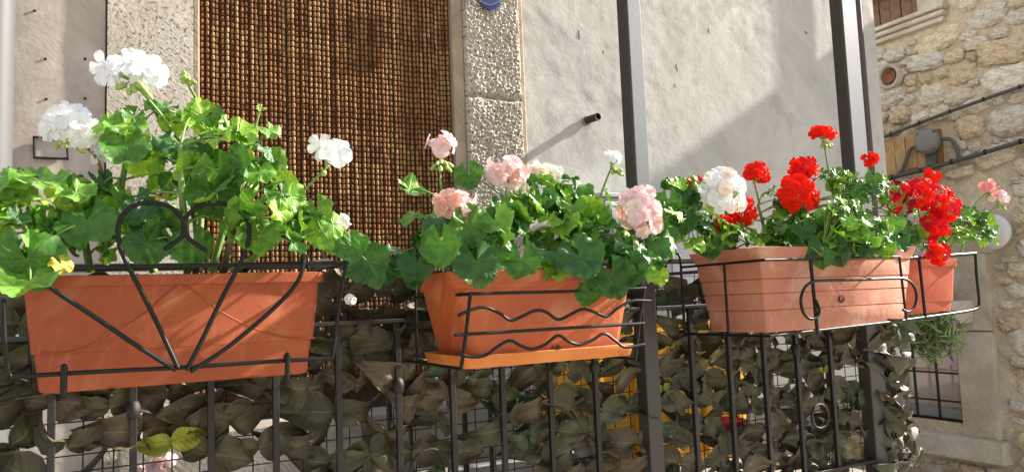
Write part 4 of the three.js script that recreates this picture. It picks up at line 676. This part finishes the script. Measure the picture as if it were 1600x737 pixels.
  return t;
}
const at = (px, py, z) => { const p = P(px, py, z); return p; };
// first box: tall white geranium
geranium('tall white geranium with big loose leaves in the leftmost planter', V(0.14, EYE + 0.035, -1.3), {
  seed: 11, count: 104, r: [0.018, 0.038], w: [3, 4, 2.6, 2, 0.12],
  stems: [{ p: [[292, 425, -1.28], [290, 370, -1.22], [283, 300, -1.19], [281, 228, -1.2]], r: [0.0065, 0.0042] }, { p: [[350, 425, -1.27], [358, 380, -1.21], [368, 330, -1.19]], r: [0.006, 0.005], woody: true }, { p: [[305, 425, -1.28], [312, 385, -1.23], [300, 330, -1.21]], r: [0.006, 0.004], woody: true }, { p: [[330, 425, -1.32], [345, 370, -1.31], [370, 300, -1.3], [385, 250, -1.28]], r: [0.0065, 0.004] }, { p: [[240, 425, -1.31], [215, 370, -1.3], [190, 310, -1.28], [196, 250, -1.26]], r: [0.0065, 0.004] }, { p: [[360, 425, -1.28], [400, 400, -1.27], [440, 350, -1.26], [490, 340, -1.25]], r: [0.006, 0.0035] }, { p: [[310, 425, -1.33], [312, 360, -1.34], [320, 280, -1.34], [335, 215, -1.32]], r: [0.006, 0.004] }],
  blobs: [[215, 215, -1.25, 48, 45, 0.05], [262, 195, -1.27, 45, 35, 0.05], [330, 190, -1.26, 40, 36, 0.05], [345, 225, -1.23, 60, 45, 0.08], [400, 240, -1.19, 45, 55, 0.06], [300, 270, -1.27, 100, 50, 0.08], [400, 310, -1.18, 60, 55, 0.06], [240, 345, -1.25, 90, 52, 0.08], [350, 340, -1.18, 65, 45, 0.05], [430, 362, -1.17, 60, 36, 0.04], [500, 345, -1.16, 42, 38, 0.06], [170, 320, -1.28, 40, 60, 0.06]],
  leaves: [[196, 228, -1.2, 42, 0, 0.25, -0.2], [340, 268, -1.19, 44, 1, 0.1, 0.3], [370, 210, -1.2, 38, 2, 0.6, 0.5], [420, 255, -1.22, 34, 1, 0.3, 0.8], [330, 300, -1.18, 46, 0, 0.0, 0], [270, 225, -1.22, 36, 3, 0.6, -0.4], [572, 408, -1.175, 42, 3, 0.1, 0.5], [548, 384, -1.165, 34, 0, 0.2, 0.3], [592, 428, -1.18, 28, 3, 0.1, 0.6], [500, 360, -1.15, 32, 1, 0.3, 0.2], [405, 370, -1.17, 40, 1, 0.4, 0.2], [495, 328, -1.22, 32, 1, 0.35, 0.2], [440, 300, -1.2, 36, 0, 0.2, 0.7], [230, 380, -1.19, 42, 3, 0.1, 0], [300, 382, -1.2, 40, 0, 0.1, 0.1], [520, 375, -1.22, 28, 2, 0.6, 0.3]],
  heads: [[207, 113, -1.22, 112, 64, ['white'], 0.024, 13, { loose: true, buds: 7, bs: 1.2, stem: [[283, 225, -1.26], [250, 178, -1.24]], face: 0.6, label: 'largest white flower head' }], [512, 246, -1.22, 82, 70, ['white'], 0.025, 4, { loose: true, buds: 1, stem: [[440, 330, -1.25], [470, 302, -1.24]], face: 1.5, drop: 0.6 }], [158, 240, -1.25, 34, 26, ['white'], 0.015, 5, {}], [268, 238, -1.34, 30, 40, ['white'], 0.016, 4, {}], [533, 350, -1.23, 30, 24, ['white'], 0.012, 4, { stem: [[490, 370, -1.25]] }], [551, 378, -1.22, 32, 34, ['white'], 0.013, 5, {}], [320, 262, -1.34, 40, 30, ['white'], 0.016, 4, {}]],
  budClusters: [[295, 128, -1.25, 0.013, 12], [405, 171, -1.27, 0.008, 8]],
});
geranium('white geranium with drooping leaves at the left edge of the leftmost planter', V(-0.03, EYE + 0.035, -1.3), {
  seed: 12, count: 56, r: [0.019, 0.038], w: [3, 4, 2.2, 2, 0.3],
  stems: [{ p: [[70, 428, -1.3], [50, 380, -1.28], [20, 320, -1.27], [-10, 285, -1.26]], r: [0.006, 0.0045] }, { p: [[140, 425, -1.3], [130, 370, -1.29], [118, 320, -1.27], [100, 290, -1.26]], r: [0.006, 0.004] }, { p: [[60, 425, -1.25], [50, 400, -1.2], [45, 400, -1.18]], r: [0.005, 0.003] }],
  blobs: [[30, 290, -1.26, 62, 30, 0.06], [50, 350, -1.24, 70, 45, 0.06], [130, 315, -1.27, 55, 45, 0.06], [30, 400, -1.2, 50, 35, 0.04], [130, 370, -1.26, 55, 35, 0.06]],
  leaves: [[40, 405, -1.15, 64, 0, -0.1, 0.1], [45, 440, -1.14, 58, 1, 1.1, 0.15], [135, 345, -1.18, 52, 0, 0.3, 0.1], [95, 412, -1.14, 22, 4, 0.5, 0.5], [60, 282, -1.2, 48, 1, 1.2, 0.3], [20, 275, -1.2, 40, 1, 1.0, -0.3], [118, 300, -1.2, 34, 1, 0.9, 0.5]],
  heads: [[104, 197, -1.23, 86, 66, ['white'], 0.017, 17, { buds: 6, stem: [[165, 290, -1.27], [145, 240, -1.25]], brown: true, face: 0.5, full: true, label: 'white flower head beside the black wall frame' }]],
});
// second box: pale pink geranium and a white one behind it
geranium('pale pink geranium with large dark leaves in the saucer planter', V(0.68, EYE + 0.03, -1.3), {
  seed: 13, count: 125, r: [0.021, 0.04], w: [4, 3, 1.2, 4, 0.03],
  stems: [{ p: [[710, 430, -1.31], [700, 390, -1.3], [690, 340, -1.28], [680, 305, -1.27]], r: [0.006, 0.004] }, { p: [[790, 430, -1.31], [800, 390, -1.3], [790, 340, -1.29], [785, 305, -1.29]], r: [0.006, 0.004] }, { p: [[900, 425, -1.31], [930, 395, -1.28], [970, 375, -1.26], [1000, 370, -1.25]], r: [0.006, 0.004] }, { p: [[850, 425, -1.3], [870, 400, -1.26], [920, 370, -1.24]], r: [0.0075, 0.004] }],
  blobs: [[690, 365, -1.27, 55, 55, 0.06], [645, 395, -1.3, 35, 40, 0.05], [745, 375, -1.22, 60, 48, 0.05], [800, 345, -1.27, 65, 45, 0.06], [950, 380, -1.2, 65, 50, 0.06], [1025, 350, -1.22, 45, 50, 0.07], [990, 405, -1.18, 40, 40, 0.05], [870, 400, -1.22, 60, 35, 0.04]],
  leaves: [[745, 408, -1.15, 46, 3, 0.1, 0.2], [690, 380, -1.16, 42, 0, 0.1, -0.1], [650, 412, -1.24, 34, 3, 0.2, -0.4], [815, 405, -1.16, 40, 0, 0.2, -0.1], [905, 400, -1.15, 46, 3, 0.1, 0.4], [955, 430, -1.15, 44, 3, 0, 0.2], [922, 458, -1.15, 28, 0, 0.3, -0.6], [640, 296, -1.3, 28, 1, 0.9, 1.2], [733, 272, -1.28, 29, 0, 0.3, 0.2], [775, 345, -1.18, 34, 1, 0.3, 0.3], [1030, 430, -1.2, 18, 2, 0.3, 0.5], [730, 350, -1.18, 42, 0, 0.05, 0.3], [650, 430, -1.26, 26, 3, 0.3, -0.3], [600, 425, -1.3, 24, 3, 0.3, 0.1], [1015, 395, -1.155, 36, 3, 0.1, 0.3], [1040, 378, -1.165, 30, 0, 0.3, 0.5], [985, 418, -1.14, 34, 3, 0, 0.1]],
  heads: [[689, 229, -1.28, 50, 44, ['pink'], 0.0165, 8, { buds: 8, bs: 1.1, stem: [[692, 310, -1.29], [688, 285, -1.28]], drop: 1.4 }], [714, 322, -1.2, 76, 58, ['salmon', 'salmon', 'pink'], 0.0145, 22, { stem: [[735, 390, -1.26]], full: true, buds: 2 }], [792, 272, -1.27, 74, 54, ['pink', 'salmon', 'pink'], 0.019, 16, { stem: [[790, 330, -1.29]], full: true }], [1000, 334, -1.17, 76, 86, ['pink', 'pink', 'salmon', 'cream'], 0.017, 30, { stem: [[985, 400, -1.22]], full: true, label: 'round pale pink flower head in front of the middle post' }]],
});
geranium('white geranium behind the pale pink one in the saucer planter', V(0.82, EYE + 0.03, -1.33), {
  seed: 14, count: 60, r: [0.018, 0.034], w: [3, 3.4, 2, 3, 0.03],
  stems: [{ p: [[850, 425, -1.34], [860, 380, -1.33], [870, 330, -1.32], [872, 300, -1.31]], r: [0.006, 0.004] }, { p: [[880, 425, -1.33], [900, 380, -1.32], [930, 330, -1.31]], r: [0.006, 0.004] }],
  blobs: [[860, 320, -1.3, 55, 45, 0.06], [905, 320, -1.28, 55, 45, 0.06], [880, 365, -1.24, 60, 40, 0.05]],
  leaves: [[900, 300, -1.27, 34, 0, 0.4, 0.4], [925, 325, -1.25, 28, 1, 0.7, 0.6], [845, 305, -1.26, 30, 0, 0.5, -0.3], [880, 345, -1.22, 30, 2, 0.6, 0.2]],
  heads: [[853, 271, -1.31, 62, 32, ['white', 'cream'], 0.015, 12, { stem: [[866, 310, -1.31]] }], [957, 247, -1.3, 36, 26, ['white'], 0.011, 9, { buds: 12, bs: 1.05, stem: [[938, 308, -1.31], [946, 285, -1.3]], drop: 1.5 }]],
});
// third box: white + red
geranium('white geranium at the left end of the weathered planter', V(1.34, EYE + 0.05, -1.32), {
  seed: 15, count: 85, r: [0.014, 0.028], w: [3, 3, 2, 3, 0.03],
  stems: [{ p: [[1150, 400, -1.33], [1140, 375, -1.32], [1110, 350, -1.3], [1080, 335, -1.29]], r: [0.006, 0.004] }, { p: [[1150, 400, -1.32], [1145, 370, -1.3], [1135, 330, -1.28]], r: [0.005, 0.004] }],
  blobs: [[1065, 305, -1.3, 32, 40, 0.05], [1085, 355, -1.28, 50, 38, 0.06], [1140, 370, -1.28, 50, 26, 0.06]],
  leaves: [[1045, 315, -1.24, 26, 0, 0.2, -0.2], [1060, 285, -1.27, 20, 2, 0.8, 0.3], [1085, 380, -1.24, 22, 2, 0.9, 0.5], [1070, 345, -1.24, 24, 3, 0.3, 0], [1110, 385, -1.26, 24, 3, 0.3, 0.1]],
  heads: [[1129, 301, -1.24, 82, 84, ['white', 'cream', 'white'], 0.0165, 34, { stem: [[1050, 365, -1.27], [1080, 348, -1.26]], full: true, face: 0.6 }]],
});
geranium('bright red geranium with five round heads along the weathered planter', V(1.58, EYE + 0.05, -1.32), {
  seed: 16, count: 230, r: [0.013, 0.027], w: [3, 3.4, 2.4, 2.6, 0.05],
  stems: [{ p: [[1200, 395, -1.34], [1195, 360, -1.33], [1185, 320, -1.32]], r: [0.005, 0.0035] }, { p: [[1260, 395, -1.33], [1255, 360, -1.31], [1250, 320, -1.3]], r: [0.005, 0.0035] }, { p: [[1310, 395, -1.33], [1310, 350, -1.32], [1300, 290, -1.32]], r: [0.006, 0.0035] }, { p: [[1360, 395, -1.33], [1350, 350, -1.31], [1345, 300, -1.3]], r: [0.005, 0.0035] }, { p: [[1280, 395, -1.28], [1285, 385, -1.22], [1285, 400, -1.17]], r: [0.004, 0.003] }],
  blobs: [[1205, 365, -1.3, 42, 28, 0.06], [1250, 365, -1.27, 50, 34, 0.06], [1300, 345, -1.21, 55, 45, 0.08], [1305, 280, -1.31, 36, 30, 0.06], [1345, 300, -1.22, 42, 42, 0.07], [1350, 365, -1.18, 55, 36, 0.06], [1310, 385, -1.2, 40, 26, 0.04], [1220, 320, -1.32, 40, 30, 0.05]],
  leaves: [[1262, 385, -1.19, 24, 3, 0.1, 0], [1285, 400, -1.17, 22, 0, 0.1, -0.2], [1310, 398, -1.17, 22, 3, 0.1, 0.2], [1255, 355, -1.22, 22, 3, 0.1, 0], [1300, 365, -1.2, 22, 3, 0.2, 0.2], [1335, 375, -1.2, 20, 0, 0.3, 0], [1375, 362, -1.155, 22, 0, 0.2, 0.2], [1396, 350, -1.16, 22, 1, 0.3, 0.3], [1404, 380, -1.16, 20, 3, 0.1, 0.2], [1352, 385, -1.155, 20, 3, 0.1, 0], [1385, 390, -1.155, 18, 1, 0.3, 0.2]],
  heads: [[1245, 305, -1.25, 76, 64, ['red'], 0.0155, 36, { stem: [[1250, 360, -1.3]], full: true, face: 0.7, label: 'largest round red flower head' }], [1258, 265, -1.3, 66, 44, ['red', 'crimson'], 0.014, 22, { stem: [[1260, 320, -1.31]], full: true }], [1180, 273, -1.31, 46, 40, ['red'], 0.014, 18, { stem: [[1188, 320, -1.32]] }], [1160, 334, -1.28, 56, 48, ['red'], 0.0145, 20, { stem: [[1190, 370, -1.31]], full: true }], [1132, 349, -1.27, 38, 28, ['red'], 0.0135, 10, { full: true }], [1288, 209, -1.31, 52, 26, ['red'], 0.0135, 18, { stem: [[1298, 285, -1.32], [1291, 240, -1.31]], buds: 8, drop: 1.2 }], [1360, 251, -1.3, 30, 26, ['red'], 0.0125, 10, { stem: [[1352, 300, -1.31]] }], [1068, 318, -1.31, 20, 22, ['red'], 0.012, 6, {}], [1085, 284, -1.33, 22, 16, ['crimson'], 0.012, 5, {}]],
});
// fourth box
geranium('dense crimson geranium with dark heads in the rightmost planter', V(2.13, EYE + 0.05, -1.62), {
  seed: 17, count: 130, r: [0.016, 0.028], w: [3, 3.2, 2.4, 2.4, 0.08],
  stems: [{ p: [[1420, 400, -1.5], [1410, 370, -1.48], [1400, 340, -1.46]], r: [0.005, 0.0035] }, { p: [[1450, 400, -1.55], [1455, 360, -1.52], [1460, 320, -1.5]], r: [0.005, 0.0035] }, { p: [[1480, 400, -1.6], [1495, 370, -1.58], [1515, 340, -1.55]], r: [0.005, 0.0035] }],
  blobs: [[1385, 345, -1.45, 34, 40, 0.06], [1415, 375, -1.44, 40, 26, 0.06], [1395, 300, -1.48, 26, 26, 0.05], [1490, 360, -1.5, 42, 32, 0.07], [1525, 350, -1.52, 32, 30, 0.06], [1450, 350, -1.5, 40, 40, 0.05]],
  leaves: [],
  heads: [[1404, 312, -1.42, 60, 62, ['darkRed', 'crimson', 'darkRed'], 0.0125, 24, { stem: [[1408, 370, -1.47]], full: true, label: 'wilting dark red flower head' }], [1436, 305, -1.42, 62, 56, ['red', 'crimson'], 0.0155, 26, { full: true, stem: [[1440, 360, -1.5]] }], [1468, 322, -1.41, 70, 62, ['crimson', 'red'], 0.016, 30, { full: true, stem: [[1460, 370, -1.5]] }], [1453, 279, -1.43, 32, 32, ['red'], 0.013, 10, { full: true, stem: [[1456, 320, -1.45]] }], [1460, 356, -1.4, 64, 44, ['red', 'crimson'], 0.0155, 22, { full: true }], [1463, 398, -1.36, 44, 44, ['crimson', 'red'], 0.0145, 16, { full: true }], [1491, 326, -1.42, 20, 22, ['magenta'], 0.012, 5, {}]],
});
geranium('light pink geranium with two heads at the far right', V(2.28, EYE + 0.05, -1.62), {
  seed: 18, count: 40, r: [0.015, 0.026], w: [3, 3.2, 2.4, 2.4, 0.2],
  stems: [{ p: [[1500, 400, -1.6], [1510, 370, -1.58], [1520, 340, -1.56]], r: [0.005, 0.0035] }],
  blobs: [[1520, 345, -1.55, 32, 28, 0.06], [1535, 370, -1.55, 24, 16, 0.05]],
  leaves: [],
  heads: [[1545, 294, -1.54, 38, 24, ['rose'], 0.015, 12, { stem: [[1515, 335, -1.56], [1530, 312, -1.55]], buds: 4 }], [1561, 309, -1.53, 40, 24, ['rose', 'pink'], 0.015, 12, { stem: [[1540, 345, -1.55], [1550, 330, -1.54]], buds: 8, drop: 1.1 }]],
});
// trailing plant on the lower window sill
{
  const R = rng(61), b = PX(1452, 560, XS - 0.2), t = thing('trailing_plant', 'wispy grey green trailing plant with small purple flowers over the barred window', 'plant', b.clone());
  const st = [], lf = [];
  const c0 = PX(1448, 505, 4.6), blade = (p, d, l) => { const g = new THREE.ConeGeometry(0.0085, l, 4).scale(1, 1, 0.35).translate(0, l / 2, 0).applyQuaternion(new THREE.Quaternion().setFromUnitVectors(V(0, 1, 0), d)); return g.translate(p.x, p.y, p.z); };
  const leafMeshes = [[], [], []];
  for (let i = 0; i < 64; i++) {
    const px = 1396 + R() * 112, py = 500 + R() * 84 * (1 - Math.abs(px - 1455) / 150), e = PX(px, py, 4.6 + R() * 0.25 - 0.1), a = c0.clone().add(V(R() * 0.2 - 0.1, R() * 0.05, R() * 0.3 - 0.15)), mid = a.clone().lerp(e, 0.5).add(V(0, 0.05, 0));
    st.push(taper([a, mid, e], 0.003, 0.0015, 4, 8)); const cv = new THREE.CatmullRomCurve3([a, mid, e]);
    for (let k = 0; k < 16; k++) { const p = cv.getPointAt(0.15 + 0.85 * k / 16); leafMeshes[Math.floor(R() * 3)].push(blade(p, V(R() - 0.5, R() - 0.4, R() - 0.5).normalize(), 0.06 + 0.06 * R())); }
  }
  part(t, 'stem', merge(st), M.stem).userData.kind = 'stuff';
  const ms = [std({ color: lin(0.3, 0.42, 0.12), roughness: 0.7 }), std({ color: lin(0.4, 0.46, 0.24), roughness: 0.7 }), std({ color: lin(0.14, 0.22, 0.08), roughness: 0.7 })];
  leafMeshes.forEach((l, i) => { part(t, 'foliage', merge(l), ms[i]).userData.kind = 'stuff'; });
  for (const [x, y] of [[1494, 502], [1486, 566], [1440, 520]]) { const p = PX(x, y, 4.55), m = new THREE.Mesh(FLORETS[1], std({ color: lin(0.45, 0.2, 0.5), roughness: 0.7 })); m.name = 'flower'; m.position.copy(p).sub(b); m.scale.setScalar(0.016); m.quaternion.copy(basisQ(CAM.clone().sub(p), V(0, 1, 0.1))); t.add(m); }
  const w = thing('window_box', 'narrow stone trough of the trailing plant on the barred window', 'planter', PX(1452, 500, XS - 0.15)); const q = w.position; part(w, 'trough', loft([[-0.02, 0.12, 0.24, 0.02], [0.12, 0.13, 0.26, 0.02], [0.13, 0.13, 0.26, 0.02], [0.13, 0.115, 0.245, 0.02], [0.08, 0.11, 0.24, 0.02]]), M.paleStone, true); part(w, 'soil', loft([[0.06, 0.112, 0.242, 0.02], [0.1, 0.112, 0.242, 0.02]], 3, true), M.soil, true);
}
// ------------------------------------------------------------------ things on the terrace, glimpsed through the screens
{
  const z = -1.95, a = P(905, 560, z), b = P(1180, 560, z), yt = P(1050, 512, z).y, yellow = std({ color: lin(0.72, 0.36, 0.02), roughness: 0.5 });
  const t = thing('storage_crate', 'yellow plastic crate behind the leaf screen', 'crate', V((a.x + b.x) / 2, FLOOR, z - 0.17)), h = yt - FLOOR, hw = (b.x - a.x) / 2;
  part(t, 'body', loft([[0, hw - 0.03, 0.14, 0.02], [h - 0.04, hw - 0.008, 0.16, 0.025], [h - 0.039, hw, 0.17, 0.03], [h, hw, 0.17, 0.03], [h, hw - 0.014, 0.156, 0.02], [0.02, hw - 0.036, 0.134, 0.02]]), yellow, true);
  for (let i = 0; i < 5; i++) part(t, 'rib', box(-hw + 0.08 + i * (2 * hw - 0.16) / 4 - 0.008, 0.02, 0.146, -hw + 0.08 + i * (2 * hw - 0.16) / 4 + 0.008, h - 0.045, 0.166, 0.004), yellow, true);
}
{
  const pot = (name, label, cat, px, py, z, r, h, c) => { const p = P(px, py, z); p.y = Math.max(p.y, FLOOR + h); const t = thing(name, label, cat, V(p.x, p.y - h, p.z)); const q = [[r * 0.7, 0], [r * 0.95, h * 0.8], [r * 1.08, h * 0.8], [r * 1.1, h], [r * 0.98, h], [r * 0.85, h * 0.7], [0, h * 0.68]].map(a => new THREE.Vector2(...a)); part(t, 'body', new THREE.LatheGeometry(q, 28), std({ color: c, roughness: 0.5 }), true); part(t, 'handle', new THREE.TorusGeometry(r * 0.8, 0.004, 6, 24, Math.PI).translate(0, h, 0), M.railSteel, true); return t; };
  pot('bucket', 'small red plastic bucket behind the leaf screen', 'bucket', 1135, 655, -1.62, 0.05, 0.09, lin(0.6, 0.03, 0.02));
  pot('bucket', 'small blue plastic bucket low behind the leaf screen', 'bucket', 915, 705, -1.65, 0.055, 0.09, lin(0.02, 0.08, 0.35));
  const z = -1.9, g = std({ color: lin(0.008, 0.1, 0.05), roughness: 0.6 }), a = P(635, 605, z), b = P(775, 590, z), yt = (a.y + b.y) / 2;
  const t = thing('plant_stand', 'green slatted plastic stand behind the leaf screen', 'stand', V((a.x + b.x) / 2, FLOOR, z - 0.1));
  for (let i = 0; i < 4; i++) part(t, 'slat', box(a.x, yt - 0.012, z - 0.2 + i * 0.052, b.x, yt, z - 0.2 + i * 0.052 + 0.04, 0.003), g);
  part(t, 'apron', box(a.x + 0.004, yt - 0.045, z - 0.006, b.x - 0.004, yt - 0.0125, z + 0.002, 0.002), g);
  for (const x of [a.x + 0.015, b.x - 0.015]) for (const q of [z - 0.19, z - 0.01]) part(t, 'leg', rod(V(x, FLOOR, q), V(x, yt - 0.012, q), 0.009), M.railSteel);
}
{
  const p = P(545, 466, ZR + 0.012), t = thing('fallen_petal', 'small white fallen petals caught on the rail right of the leftmost planter', 'petal', p);
  for (const [dx, dy, r] of [[0, 0, 0.011], [0.008, -0.004, 0.008]]) { const m = new THREE.Mesh(FLORETS[2], M.white); m.name = 'petal'; m.position.set(dx, dy, 0); m.scale.setScalar(r); m.rotation.set(0.3, dx * 60, 0.6); t.add(m); }
  const z = -1.75, q = P(242, 724, z), f = thing('potted_flower', 'small pale pink flowers low behind the lime leaf pair', 'flower', V(q.x, FLOOR, z)), R = rng(77), h = q.y - FLOOR;
  part(f, 'pot', loft([[0, 0.03, 0.03, 0.02], [Math.max(0.02, h - 0.05), 0.045, 0.045, 0.03], [Math.max(0.02, h - 0.05), 0.04, 0.04, 0.03]], 5, true), M.clay2, true);
  for (let i = 0; i < 7; i++) { const m = new THREE.Mesh(FLORETS[i % 6], M.pink); m.name = 'floret'; m.position.set((R() - 0.5) * 0.07, h + (R() - 0.5) * 0.03, 0.02 + R() * 0.03); m.scale.setScalar(0.014 + 0.005 * R()); m.rotation.set(-0.3, R() - 0.5, R() * 3); f.add(m); part(f, 'stem', rod(V(0, h - 0.06, 0), m.position.clone(), 0.0015, 5), M.stem, true); }
}
shade(scene);
renderer.render(scene, camera);
